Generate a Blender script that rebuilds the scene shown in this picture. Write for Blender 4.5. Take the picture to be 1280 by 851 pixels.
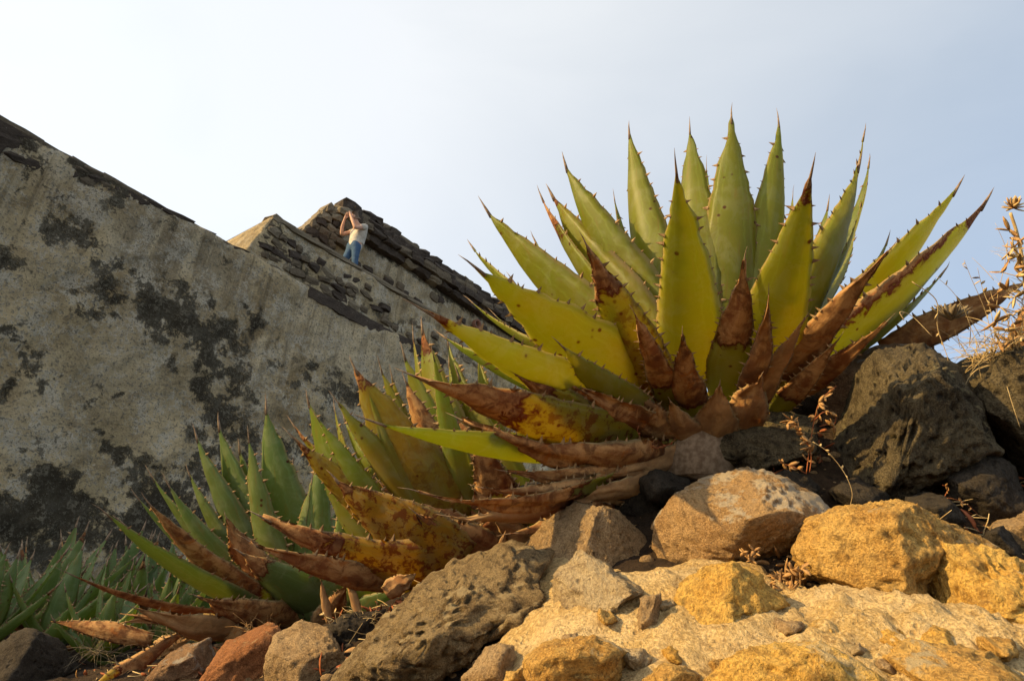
import bpy, math, random
import numpy as np
from math import radians, sin, cos, pi
from mathutils import Vector, Matrix

for o in list(bpy.data.objects): bpy.data.objects.remove(o)
S = bpy.context.scene
COL = S.collection
random.seed(7)
RNG = np.random.default_rng(11)

# ------------------------------------------------------------------ camera
FPX, CX, CY = 850.0, 640.0, 425.5
PITCH, ROLL = radians(26), radians(5)
CAM = np.array([0.0, 0.0, 1.0])
cF = np.array([0, cos(PITCH), sin(PITCH)]); _u0 = np.array([0, -sin(PITCH), cos(PITCH)]); _r0 = np.array([1.0, 0, 0])
cU = _u0*cos(ROLL) - _r0*sin(ROLL); cR = _r0*cos(ROLL) + _u0*sin(ROLL)
cd = bpy.data.cameras.new('camera'); cam = bpy.data.objects.new('camera', cd); COL.objects.link(cam)
cd.sensor_width = 36.0; cd.lens = FPX/1280*36.0; cd.clip_start = 0.05; cd.clip_end = 3000
cam.matrix_world = Matrix(((cR[0], cU[0], -cF[0], CAM[0]), (cR[1], cU[1], -cF[1], CAM[1]), (cR[2], cU[2], -cF[2], CAM[2]), (0, 0, 0, 1)))
S.camera = cam
S.render.resolution_x, S.render.resolution_y = 1024, 680

# ------------------------------------------------------------------ sky, sun, exposure
SUN = np.array([-0.85, -0.28, 0.43]); SUN /= np.linalg.norm(SUN)
elev = math.asin(SUN[2]); azim = math.atan2(SUN[0], SUN[1])
w = bpy.data.worlds.new('World'); S.world = w; w.use_nodes = True
nt = w.node_tree; bg = nt.nodes['Background']
sky = nt.nodes.new('ShaderNodeTexSky'); sky.sky_type = 'NISHITA'; sky.sun_disc = False
sky.sun_elevation = elev; sky.sun_rotation = azim
sky.air_density = 0.9; sky.dust_density = 5.0; sky.ozone_density = 1.0; sky.altitude = 2000
# hazy air: a pale veil over the blue, brighter towards the sun, with faint cirrus
def _wn(t, **k):
    n = nt.nodes.new('ShaderNode'+t)
    for a, b in k.items(): setattr(n, a, b)
    return n
tc = _wn('TexCoord'); dt = _wn('VectorMath', operation='DOT_PRODUCT'); nt.links.new(tc.outputs['Generated'], dt.inputs[0]); dt.inputs[1].default_value = tuple(SUN)
mr = _wn('MapRange', interpolation_type='SMOOTHSTEP'); nt.links.new(dt.outputs['Value'], mr.inputs[0])
mr.inputs[1].default_value = -.70; mr.inputs[2].default_value = .45; mr.inputs[3].default_value = .0; mr.inputs[4].default_value = 1.0
mpg = _wn('Mapping'); nt.links.new(tc.outputs['Generated'], mpg.inputs[0]); mpg.inputs['Scale'].default_value = (1.2, 2.2, 3.0); mpg.inputs['Rotation'].default_value = (.3, .2, .6)
nz_ = _wn('TexNoise'); nt.links.new(mpg.outputs[0], nz_.inputs['Vector']); nz_.inputs['Scale'].default_value = 1.6; nz_.inputs['Detail'].default_value = 6; nz_.inputs['Distortion'].default_value = .8
ad = _wn('Math', operation='MULTIPLY_ADD'); nt.links.new(nz_.outputs['Fac'], ad.inputs[0]); ad.inputs[1].default_value = .34; nt.links.new(mr.outputs[0], ad.inputs[2])
ad2 = _wn('Math', operation='SUBTRACT'); ad2.use_clamp = True; nt.links.new(ad.outputs[0], ad2.inputs[0]); ad2.inputs[1].default_value = .17
veil = _wn('Mix', data_type='RGBA'); nt.links.new(ad2.outputs[0], veil.inputs[0]); veil.inputs[6].default_value = (2.2, 2.6, 2.85, 1); veil.inputs[7].default_value = (6.4, 6.3, 5.8, 1)
sm = _wn('Mix', data_type='RGBA', blend_type='ADD'); sm.inputs[0].default_value = 1.0
nt.links.new(sky.outputs[0], sm.inputs[6]); nt.links.new(veil.outputs[2], sm.inputs[7])
nt.links.new(sm.outputs[2], bg.inputs[0]); bg.inputs[1].default_value = 0.084
sd = bpy.data.lights.new('sun', 'SUN'); sun = bpy.data.objects.new('sun', sd); COL.objects.link(sun)
sd.energy = 5.0; sd.angle = radians(0.6); sd.color = (1.0, 0.70, 0.30)
sun.rotation_euler = Vector(-SUN).to_track_quat('-Z', 'Y').to_euler(); sun.location = (-6, -3, 9)
S.view_settings.view_transform = 'Standard'; S.view_settings.look = 'None'
S.view_settings.exposure = 0.64; S.view_settings.gamma = 1.0

# ------------------------------------------------------------------ helpers
def ray(px, py):
    return cF + cR*((px-CX)/FPX) + cU*((CY-py)/FPX)
def P(px, py, dep):
    return CAM + ray(px, py)*dep
def proj(p):
    q = np.asarray(p) - CAM
    dz = q @ cF
    return CX + FPX*(q @ cR)/dz, CY - FPX*(q @ cU)/dz, dz
def nrm(v):
    v = np.asarray(v, float); return v/max(np.linalg.norm(v), 1e-9)

_perm = RNG.permutation(256).astype(np.int64); _perm = np.concatenate([_perm]*3)
_g = RNG.normal(size=(256, 3)); _g /= np.linalg.norm(_g, axis=1)[:, None]
def perlin(p):
    p = np.asarray(p, float); i = np.floor(p).astype(np.int64); f = p - i; i &= 255
    u = f*f*f*(f*(f*6-15)+10)
    r = 0
    for dx in (0, 1):
        for dy in (0, 1):
            for dz in (0, 1):
                h = _perm[_perm[_perm[(i[..., 0]+dx) & 255] + ((i[..., 1]+dy) & 255)] + ((i[..., 2]+dz) & 255)]
                g = _g[h]
                d = g[..., 0]*(f[..., 0]-dx) + g[..., 1]*(f[..., 1]-dy) + g[..., 2]*(f[..., 2]-dz)
                wx = u[..., 0] if dx else 1-u[..., 0]; wy = u[..., 1] if dy else 1-u[..., 1]; wz = u[..., 2] if dz else 1-u[..., 2]
                r = r + d*wx*wy*wz
    return r*1.5
def fbm(p, oct=4, gain=.5):
    p = np.asarray(p, float); a = 1; s = 0
    for k in range(oct):
        s = s + a*perlin(p + k*17.3); p = p*2.03; a *= gain
    return s

def mesh_obj(name, V, Fc, mat, parent=None, smooth=True, origin=None):
    me = bpy.data.meshes.new(name)
    V = np.asarray(V, float)
    if origin is None: origin = np.zeros(3) if parent is None else parent['_o']
    origin = np.array(origin)
    me.from_pydata((V-origin).tolist(), [], [list(map(int, f)) for f in Fc])
    if smooth: me.polygons.foreach_set('use_smooth', [True]*len(me.polygons))
    me.update()
    if mat: me.materials.append(mat)
    o = bpy.data.objects.new(name, me); COL.objects.link(o)
    if parent is not None: o.parent = parent
    else: o.location = origin
    return o
def sub_obj(name, V, Fc, mat, part, origin, smooth=True):      # a child of a part whose own location is zero
    o = mesh_obj(name, V, Fc, mat, None, smooth, origin); o.location = (0, 0, 0); o.parent = part
    return o
def thing(name, label, cat, loc, group=None):
    o = bpy.data.objects.new(name, None); COL.objects.link(o); o.location = loc; o.empty_display_size = .1
    o['label'] = label; o['category'] = cat; o['_o'] = [float(a) for a in loc]
    if group: o['group'] = group
    return o
def tag(o, label, cat, group=None):
    o['label'] = label; o['category'] = cat
    if group: o['group'] = group
    return o
def attr(o, name, arr, kind='FLOAT_COLOR'):
    a = o.data.attributes.new(name, kind, 'POINT')
    a.data.foreach_set('color' if kind == 'FLOAT_COLOR' else ('vector' if kind == 'FLOAT_VECTOR' else 'value'), np.asarray(arr, np.float32).ravel())

def tube(pts, rad, n=6, taper=1.0):
    pts = np.asarray(pts, float); N = len(pts)
    V = []; Fc = []
    ref = np.array([.3, .2, .9])
    for i in range(N):
        t = nrm(pts[min(i+1, N-1)] - pts[max(i-1, 0)])
        a = nrm(np.cross(t, ref)); b = np.cross(t, a)
        r = (rad[i] if hasattr(rad, '__len__') else rad*(1 + (taper-1)*i/(N-1)))
        for k in range(n):
            V.append(pts[i] + r*(a*cos(2*pi*k/n) + b*sin(2*pi*k/n)))
    for i in range(N-1):
        for k in range(n):
            Fc.append((i*n+k, i*n+(k+1) % n, (i+1)*n+(k+1) % n, (i+1)*n+k))
    Fc.append(tuple(range(n))[::-1]); Fc.append(tuple((N-1)*n+k for k in range(n)))
    return V, Fc
class MB:
    def __init__(s): s.V = []; s.F = []
    def add(s, V, F):
        b = len(s.V); s.V += [np.asarray(v, float) for v in V]; s.F += [tuple(i+b for i in f) for f in F]
def spline(pts, n=10):
    pts = [np.asarray(p, float) for p in pts]
    pts = [2*pts[0]-pts[1]] + pts + [2*pts[-1]-pts[-2]]
    out = []
    for i in range(1, len(pts)-2):
        a, b, c, d = pts[i-1:i+3]
        for k in range(n):
            t = k/n
            out.append(.5*((2*b)+(c-a)*t+(2*a-5*b+4*c-d)*t*t+(3*b-a-3*c+d)*t**3))
    out.append(pts[-2]); return out

# ------------------------------------------------------------------ node materials
class NM:
    def __init__(s, name):
        s.m = bpy.data.materials.new(name); s.m.use_nodes = True; s.t = s.m.node_tree
        s.b = s.t.nodes['Principled BSDF']; s.out = s.t.nodes['Material Output']
    def n(s, typ, **kw):
        k = s.t.nodes.new('ShaderNode'+typ)
        for a, v in kw.items(): setattr(k, a, v)
        return k
    def L(s, a, b): s.t.links.new(a, b)
    def val(s, sock, v):
        if isinstance(v, (int, float)): sock.default_value = v
        elif isinstance(v, tuple): sock.default_value = (*v, 1) if len(v) == 3 and len(sock.default_value) == 4 else v
        else: s.L(v, sock)
    def coord(s, kind='Object'): return s.n('TexCoord').outputs[kind]
    def attr(s, name): return s.n('Attribute', attribute_name=name)
    def sep(s, v):
        k = s.n('SeparateXYZ'); s.L(v, k.inputs[0]); return k.outputs
    def mapp(s, vec, scale=(1, 1, 1), rot=(0, 0, 0)):
        k = s.n('Mapping'); s.L(vec, k.inputs[0]); k.inputs['Scale'].default_value = scale; k.inputs['Rotation'].default_value = rot; return k.outputs[0]
    def noise(s, vec, scale, detail=6, rough=.6, dist=0):
        k = s.n('TexNoise'); s.L(vec, k.inputs['Vector']); k.inputs['Scale'].default_value = scale
        k.inputs['Detail'].default_value = detail; k.inputs['Roughness'].default_value = rough; k.inputs['Distortion'].default_value = dist
        return k.outputs['Fac']
    def voro(s, vec, scale, feat='F1', rnd=1):
        k = s.n('TexVoronoi', feature=feat); s.L(vec, k.inputs['Vector']); k.inputs['Scale'].default_value = scale; k.inputs['Randomness'].default_value = rnd
        return k.outputs['Distance']
    def math(s, op, a, b=0.0, c=None, clamp=False):
        k = s.n('Math', operation=op); k.use_clamp = clamp; s.val(k.inputs[0], a); s.val(k.inputs[1], b)
        if c is not None: s.val(k.inputs[2], c)
        return k.outputs[0]
    def step(s, v, lo, hi, a=0.0, b=1.0):
        k = s.n('MapRange', interpolation_type='SMOOTHSTEP'); s.val(k.inputs[0], v); k.inputs[1].default_value = lo; k.inputs[2].default_value = hi
        k.inputs[3].default_value = a; k.inputs[4].default_value = b; return k.outputs[0]
    def mix(s, f, a, b, mode='MIX'):
        k = s.n('Mix', data_type='RGBA', blend_type=mode); s.val(k.inputs[0], f); s.val(k.inputs[6], a); s.val(k.inputs[7], b); return k.outputs[2]
    def bump(s, h, strength=.5, dist=.01, normal=None):
        k = s.n('Bump'); s.L(h, k.inputs['Height']); k.inputs['Strength'].default_value = strength; k.inputs['Distance'].default_value = dist
        if normal is not None: s.L(normal, k.inputs['Normal'])
        return k.outputs[0]
    def done(s, col, rough=.85, spec=.3, normal=None):
        s.val(s.b.inputs['Base Color'], col); s.val(s.b.inputs['Roughness'], rough); s.b.inputs['Specular IOR Level'].default_value = spec
        if normal is not None: s.L(normal, s.b.inputs['Normal'])
        return s.m

def simple_mat(name, c1, c2, scale=20, rough=.8, spec=.25, bump=.3):
    m = NM(name); v = m.coord(); n1 = m.noise(v, scale, 5)
    return m.done(m.mix(m.step(n1, .35, .65), c1, c2), rough, spec, m.bump(n1, bump, .004))

def rock_mat(name, base, second, lichen=None, dark=(.05, .04, .03), sc=9, pits=.3, lich_amt=.5, pit_sc=38):
    m = NM(name); v = m.coord()
    n1 = m.noise(v, sc, 8, .62, .4); n2 = m.noise(v, sc*6, 7, .7); n3 = m.noise(v, sc*24, 4, .7)
    c = m.mix(m.step(n1, .38, .62), base, second)
    c = m.mix(m.step(n2, .51, .62, 0, .62), c, dark)
    c = m.mix(m.step(n3, .52, .60, 0, .45), c, tuple(min(1, x*1.55) for x in base)); c = m.mix(m.step(n3, .40, .47, .5, 0), c, dark)
    if lichen:
        n4 = m.noise(v, sc*.9, 9, .72, .2)
        g = m.n('NewGeometry').outputs['Normal']; nz = m.sep(g)[2]
        k = m.math('ADD', n4, m.math('MULTIPLY', nz, .10))
        c = m.mix(m.step(k, 1.05-lich_amt, 1.13-lich_amt, 0, .85), c, lichen)
    vo = m.voro(v, pit_sc); pit = m.step(vo, .10, .42, 0, 1)
    pm = m.step(m.noise(v, sc*1.7, 3), .42, .62, 0, 1)
    pit2 = m.math('ADD', m.math('MULTIPLY', pit, pm), m.math('SUBTRACT', 1.0, pm))
    c = m.mix(m.math('MULTIPLY', m.math('SUBTRACT', 1.0, pit2), pits), c, dark)
    h = m.math('ADD', m.math('MULTIPLY', n2, .8), m.math('ADD', m.math('MULTIPLY', n3, .45), m.math('MULTIPLY', pit2, pits*1.4)))
    return m.done(c, .93, .18, m.bump(h, 1.0, .02))

def leaf_mat(name, green, yellow, trans, dry1=(.20, .075, .024), dry2=(.46, .25, .095), tf=.42):
    m = NM(name); lcn = m.attr('leaf_tone'); lc = lcn.outputs['Color']; lv = m.attr('leaf_coord').outputs['Vector']
    r, g, b = (lambda k: k.outputs)(m.n('SeparateColor')) if False else (None, None, None)
    sc = m.n('SeparateColor'); m.L(lc, sc.inputs[0]); r, g, b = sc.outputs[0], sc.outputs[1], sc.outputs[2]
    v = m.coord()
    blot = m.noise(v, 22, 6, .65, .5); fine = m.noise(v, 90, 5, .7)
    fib = m.noise(m.mapp(lv, (42, 5, 1)), 1.0, 5, .65); fib2 = m.noise(m.mapp(lv, (9, 2.2, 1)), 1.0, 4, .6)
    big = m.noise(v, 6, 4, .6)
    d = m.math('ADD', r, m.math('MULTIPLY', m.math('SUBTRACT', blot, .5), .9)); d = m.math('ADD', d, m.math('MULTIPLY', m.math('SUBTRACT', fib, .5), .25))
    dry = m.step(d, .44, .52); ring = m.math('MULTIPLY', m.step(d, .33, .46), m.step(d, .50, .64, 1, 0))
    gy = m.math('ADD', g, m.math('MULTIPLY', m.math('SUBTRACT', big, .5), .9), clamp=True)
    live = m.mix(gy, green, yellow)
    live = m.mix(m.step(fib2, .46, .60, 0, .34), live, tuple(x*.62 for x in green))
    live = m.mix(m.step(fine, .54, .62, 0, .32), live, tuple(x*.4 for x in yellow))
    big2 = m.noise(v, 11, 7, .7, .8); dsel = m.math('ADD', m.math('MULTIPLY', big2, .75), m.math('MULTIPLY', fib, .25))
    dcol = m.mix(m.step(dsel, .42, .58), dry1, dry2); dcol = m.mix(m.step(m.noise(v, 17, 6, .7, 1.0), .54, .64, 0, .8), dcol, (.34, .115, .022))
    dcol = m.mix(m.step(blot, .48, .62, 0, .7), dcol, (.07, .024, .010)) if True else dcol
    dcol = m.mix(m.step(b, .72, 1.0, 0, .7), dcol, (.50, .31, .14))
    spot = m.step(m.voro(v, 22), .08, .20, 1, 0); spm = m.step(m.noise(v, 8, 2), .53, .58)
    spot = m.math('MULTIPLY', spot, spm)
    al = lcn.outputs['Alpha']; off = m.math('ADD', al, m.math('MULTIPLY', m.noise(m.mapp(lv, (6, 11, 1)), 1.0, 3), .5))
    imp = m.math('MULTIPLY', m.step(off, .70, .735), m.step(off, .735, .80, 1, 0)); imp2 = m.math('MULTIPLY', m.step(off, .98, 1.01), m.step(off, 1.01, 1.06, 1, 0))
    live = m.mix(m.math('MULTIPLY', m.math('MAXIMUM', imp, imp2), .35), live, tuple(min(1, x*1.9+.02) for x in green))
    bloom = m.step(m.noise(v, 13, 8, .75, .6), .47, .58, 0, .30); live = m.mix(bloom, live, (.30, .31, .17))
    scr = m.step(m.noise(m.mapp(lv, (110, 9, 1)), 1.0, 2, .5), .62, .68, 0, .6); live = m.mix(scr, live, (.20, .13, .035))
    dots = m.math('MULTIPLY', m.step(m.voro(v, 70), .10, .17, 1, 0), m.step(m.noise(v, 17, 3), .50, .56, 0, .8)); live = m.mix(dots, live, (.06, .02, .008))
    bl2 = m.math('MULTIPLY', m.step(m.math('ADD', m.noise(v, 34, 7, .7, .4), m.math('MULTIPLY', blot, .5)), .74, .84), m.step(g, .5, .9))
    live = m.mix(m.math('MULTIPLY', bl2, .85), live, (.16, .035, .008)); live = m.mix(m.step(m.noise(m.mapp(lv, (16, 16, 1)), 1.0, 8, .75), .53, .62, 0, .30), live, tuple(x*.45 for x in yellow))
    col = m.mix(ring, live, (.10, .022, .006)); col = m.mix(m.math('MULTIPLY', spot, .85), col, (.07, .015, .006)); col = m.mix(dry, col, dcol)
    marg = m.math('MULTIPLY', m.step(al, .90, .97), m.step(fine, .35, .55, .45, .9)); col = m.mix(marg, col, (.40, .29, .13))  # pale horny margin, with the look of sunlit edges put into its tan
    tcol = m.mix(gy, trans, tuple(x*y for x, y in zip(trans, (1.2, .82, .6)))); tcol = m.mix(m.math('MAXIMUM', m.math('MAXIMUM', ring, m.math('MULTIPLY', bl2, .8)), m.math('MULTIPLY', spot, .9)), tcol, (.22, .03, .004)); tcol = m.mix(dry, tcol, (.42, .13, .03))
    h = m.math('ADD', m.math('MULTIPLY', fib, m.math('ADD', .10, m.math('MULTIPLY', dry, 1.3))), m.math('MULTIPLY', blot, m.math('ADD', .25, dry)))
    nb = m.bump(h, .55, .006)
    m.done(col, m.math('ADD', .46, m.math('MULTIPLY', dry, .4)), .28, nb)
    tr = m.n('BsdfTranslucent'); m.L(tcol, tr.inputs[0]); m.L(nb, tr.inputs[1])
    ms = m.n('MixShader'); m.L(m.math('SUBTRACT', tf, m.math('MULTIPLY', dry, tf*.6)), ms.inputs[0]); m.L(m.b.outputs[0], ms.inputs[1]); m.L(tr.outputs[0], ms.inputs[2])
    m.L(ms.outputs[0], m.out.inputs[0])
    return m.m

M = {}
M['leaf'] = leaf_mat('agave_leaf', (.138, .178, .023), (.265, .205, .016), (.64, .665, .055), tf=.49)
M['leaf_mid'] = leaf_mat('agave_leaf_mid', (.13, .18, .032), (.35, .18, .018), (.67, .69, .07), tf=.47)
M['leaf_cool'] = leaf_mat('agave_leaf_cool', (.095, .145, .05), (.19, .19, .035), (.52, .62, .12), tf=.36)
M['spine'] = simple_mat('spine', (.15, .095, .055), (.27, .19, .12), 60)
M['tooth'] = simple_mat('tooth', (.16, .09, .04), (.33, .22, .11), 80)
M['soil'] = rock_mat('soil', (.036, .022, .013), (.062, .038, .020), None, (.012, .008, .005), 5, .5, .5, 30)
M['mortar'] = rock_mat('mortar', (.62, .45, .22), (.52, .345, .13), None, (.22, .13, .05), 6, .3, .5, 60)
M['yellow'] = rock_mat('rock_yellow', (.64, .40, .10), (.54, .29, .055), (.50, .38, .20), (.16, .085, .03), 7, .45, .42, 30)
M['ochre'] = rock_mat('rock_ochre', (.62, .38, .11), (.47, .25, .06), (.48, .38, .22), (.10, .06, .025), 8, .5, .42, 34)
M['brown'] = rock_mat('rock_brown', (.31, .185, .095), (.23, .125, .06), (.37, .32, .25), (.10, .06, .035), 9, .3, .47, 40)
M['tan'] = rock_mat('rock_tan', (.44, .30, .155), (.32, .20, .09), None, (.10, .065, .035), 9, .4, .5, 40)
M['basalt'] = rock_mat('rock_basalt', (.15, .118, .066), (.075, .056, .032), (.22, .18, .09), (.016, .012, .008), 8, .95, .46, 26)
M['grey'] = rock_mat('rock_grey', (.24, .18, .10), (.12, .085, .045), (.36, .29, .18), (.03, .02, .012), 11, .9, .45, 34)
M['pale'] = rock_mat('rock_pale', (.52, .40, .23), (.42, .29, .14), None, (.20, .13, .07), 10, .5, .5, 44)
M['rust'] = rock_mat('rock_rust', (.42, .18, .07), (.30, .12, .045), (.40, .26, .13), (.12, .05, .02), 11, .4, .42, 40)
M['boulder'] = rock_mat('rock_boulder', (.46, .29, .13), (.33, .19, .08), (.52, .43, .30), (.13, .08, .04), 9, .35, .52, 40)
M['crust'] = rock_mat('rock_crust', (.33, .235, .115), (.17, .11, .05), (.42, .32, .17), (.035, .022, .012), 12, .9, .46, 30)
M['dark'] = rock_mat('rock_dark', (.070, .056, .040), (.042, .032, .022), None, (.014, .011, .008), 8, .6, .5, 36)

# ------------------------------------------------------------------ terrain
vp = ray(1400, 905); WD = nrm([vp[0], vp[1], 0]); WN = np.array([WD[1], -WD[0], 0.0])     # along the pyramid wall, and out of it
DIST = 9.5
def wall_pt(u, z, back=0.0): return CAM*np.array([1, 1, 0]) + WD*u - WN*(DIST+back) + np.array([0, 0, z])
ctrl = [(700,851,1.27),(860,851,1.20),(1000,851,1.16),(1150,851,1.14),(1290,851,1.12),(560,851,1.50),(400,851,1.80),(250,851,2.15),(100,851,2.6),(0,851,2.8),
 (700,770,1.52),(900,770,1.42),(1100,800,1.28),(1290,800,1.26),(620,770,1.72),
 (750,700,1.85),(930,690,1.78),(1120,720,1.60),(1270,720,1.6),(640,715,1.98),
 (590,715,2.2),(470,790,2.1),(350,815,2.4),(820,640,2.1),(960,600,2.05),(1120,640,1.92),(1240,640,1.95),
 (860,575,2.28),(760,625,2.25),(680,665,2.3),(930,560,2.25),(1050,510,2.42),(1150,490,2.35),(1270,490,2.35),(1230,560,2.2),
 (570,715,2.55),(345,795,3.05),(470,760,2.8),(200,815,3.6)]
CP = [P(*c) for c in ctrl]
for x, y, z in [(-1,-.6,-.1),(.5,-.6,-.1),(2,-.4,0),(0,.3,.02),(1.2,.3,.1),(-1.2,.6,.2),(2.6,1,.7),(3.4,2,.9),(3,3,.8),(2,3.6,1.0),(1,3.6,1.1),(0,3.8,1.15),(-1,4.2,1.05),
                (-2.2,4.6,.98),(-3,3.9,.95),(-4,4.2,.92),(-3.4,2.6,.8),(-3.2,1.2,.6),(-4,6,.9),(-2,6.5,.95),(0,6,1.0),(2,6,.5),(4.5,5,-.2),(5,2,.3),(-6,0,.5),(-6,3,.8),(-6,-3,.2),(0,-4,-.3),(4,-3,-.3),(-6,7,.9),(-2,10,.95),(3,12,.2),(7,9,-1)]:
    CP.append(np.array([x, y, z]))
CP = np.array(CP)
def _phi(r): return np.sqrt(r*r + .02)
_A = _phi(np.linalg.norm(CP[:, None, :2]-CP[None, :, :2], axis=2)) + np.eye(len(CP))*1e-3
_m0 = CP[:, 2].mean(); _w = np.linalg.solve(_A, CP[:, 2]-_m0)
def ground(x, y):
    x = np.asarray(x, float); y = np.asarray(y, float); sh = x.shape; x = x.ravel(); y = y.ravel()
    z = np.empty(len(x))
    for a in range(0, len(x), 20000):
        q = np.stack([x[a:a+20000], y[a:a+20000]], 1)
        z[a:a+20000] = _phi(np.linalg.norm(q[:, None]-CP[None, :, :2], axis=2)) @ _w + _m0
    r = np.hypot(x, y-3); k = np.clip((r-7)/6, 0, 1); k = k*k*(3-2*k)
    side = x*WN[0] + y*WN[1] + DIST                       # metres out from the pyramid wall
    far = .8 - np.clip(side-10, 0, None)*.22 - np.clip(-x*WD[0]-y*WD[1]-12, 0, None)*.2
    far = np.maximum(far, -60) + 1.2*fbm(np.stack([x*.05, y*.05, x*0], 1), 3)*np.clip((r-20)/40, 0, 1)
    z = z*(1-k) + far*k
    q = np.stack([x, y, x*0], 1)
    z = z + .030*fbm(q*4.1, 4) + .008*fbm(q*22, 3)
    return z.reshape(sh)
def gz(x, y): return float(ground(np.array([x]), np.array([y]))[0])
def hit(px, py, t0=.9, t1=7.0):
    t = np.arange(t0, t1, .006); r = ray(px, py); q = CAM[None]+t[:, None]*r[None]
    b = np.where(q[:, 2] < ground(q[:, 0], q[:, 1]))[0]
    return float(t[b[0]]) if len(b) else None

def axis_grid(lo, hi, st, far, g=1.18):
    a = list(np.arange(lo, hi+1e-6, st)); s = st; x = a[-1]
    while x < far: s *= g; x += s; a.append(x)
    s = st; x = a[0]; pre = []
    while x > -far: s *= g; x -= s; pre.append(x)
    return np.array(pre[::-1]+a)
gx, gy = axis_grid(-3.6, 2.4, .022, 900), axis_grid(.3, 4.8, .022, 900)
GX, GY = np.meshgrid(gx, gy); GZ = ground(GX, GY)
nx, ny = len(gx), len(gy)
idx = np.arange(nx*ny).reshape(ny, nx)
Fg = np.stack([idx[:-1, :-1], idx[:-1, 1:], idx[1:, 1:], idx[1:, :-1]], -1).reshape(-1, 4)
g_o = mesh_obj('ground', np.stack([GX, GY, GZ], -1).reshape(-1, 3), Fg, M['soil']); g_o['kind'] = 'structure'

# ------------------------------------------------------------------ pyramid
def gauss(px, py, cx, cy, rx, ry, rot=0):
    a = radians(rot); dx = px-cx; dy = py-cy
    x = (dx*cos(a)+dy*sin(a))/rx; y = (-dx*sin(a)+dy*cos(a))/ry
    return np.exp(-(x*x+y*y))
def wall_material():
    m = NM('wall_plaster'); v = m.coord(); sa = m.attr('stain'); a = m.n('SeparateColor'); m.L(sa.outputs['Color'], a.inputs[0]); plm = sa.outputs['Alpha']
    dk, lt, st = a.outputs[0], a.outputs[1], a.outputs[2]
    # wall coordinates: x along, y up
    wv = m.attr('wall_coord').outputs['Vector']
    n1 = m.noise(v, 1.1, 12, .72, .2); n2 = m.noise(v, 4.5, 10, .76, .1); n3 = m.noise(v, 26, 8, .78); n5 = m.noise(v, 2.4, 12, .8, .25); n6 = m.noise(v, .45, 5, .6)
    strk = m.noise(m.mapp(wv, (3.2, .25, 1)), 1.0, 7, .62, .3)
    c = m.mix(m.step(n1, .40, .60), (.58, .445, .25), (.37, .27, .138))
    c = m.mix(m.step(n6, .44, .58, 0, .6), c, (.44, .345, .19))
    c = m.mix(m.step(n2, .48, .58, 0, .75), c, (.21, .152, .08))
    c = m.mix(m.math('MULTIPLY', plm, .55), c, m.mix(m.step(n1, .42, .58), (.66, .525, .31), (.53, .41, .235)))
    c = m.mix(m.math('MULTIPLY', lt, m.step(n2, .25, .6, .35, 1)), c, (.68, .56, .36))
    c = m.mix(m.math('MULTIPLY', st, m.step(strk, .42, .58, 0, .85)), c, (.20, .15, .085))
    hy = m.sep(wv)[1]; drip = m.math('MULTIPLY', m.step(m.noise(m.mapp(wv, (5.5, .16, 1)), 1.0, 8, .65, .2), .52, .60), m.step(hy, 2.6, 5.7, 0, .75))
    c = m.mix(m.math('MULTIPLY', drip, .8), c, (.16, .12, .068)); drp2 = m.math('MULTIPLY', m.step(m.noise(m.mapp(wv, (4.1, .13, 3)), 1.0, 8, .65, .2), .54, .62), m.step(hy, 2.2, 5.4, 0, .5))
    c = m.mix(drp2, c, (.64, .53, .35))
    wl = m.math('ADD', n5, m.math('MULTIPLY', m.math('SUBTRACT', n3, .5), .8))
    c = m.mix(m.step(wl, .495, .56, 0, .85), c, (.62, .55, .42))
    dd = m.math('ADD', dk, m.math('ADD', m.math('MULTIPLY', m.math('SUBTRACT', n2, .5), 1.9), m.math('ADD', m.math('MULTIPLY', m.math('SUBTRACT', n3, .5), .9), m.math('MULTIPLY', m.math('SUBTRACT', n1, .5), 1.5))))
    dm = m.step(dd, .34, .56, 0, .94)
    c = m.mix(dm, c, m.mix(m.step(n5, .4, .62), (.032, .026, .018), (.072, .060, .040)))
    sp = m.math('ADD', m.math('MULTIPLY', n3, .8), m.math('MULTIPLY', n2, .35))
    c = m.mix(m.step(sp, .60, .66, 0, .7), c, (.45, .39, .27))
    c = m.mix(m.step(n3, .52, .58, 0, .6), c, (.045, .036, .024))
    h = m.math('ADD', m.math('MULTIPLY', n2, 1.0), m.math('MULTIPLY', n3, .5)); h = m.math('SUBTRACT', h, m.math('MULTIPLY', dm, .35))
    return m.done(c, .95, .12, m.bump(h, 1.0, .12))
M['wall'] = wall_material()
def stone_mat(name, a, b, d=(.03, .024, .018)): return rock_mat(name, a, b, (.33, .30, .23), d, 3, .3, .42, 9)
M['st_dark'] = stone_mat('stone_dark', (.10, .075, .055), (.06, .045, .034))
M['st_mid'] = stone_mat('stone_mid', (.20, .155, .10), (.13, .10, .065))
M['st_light'] = stone_mat('stone_light', (.30, .245, .165), (.22, .175, .11))

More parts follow.
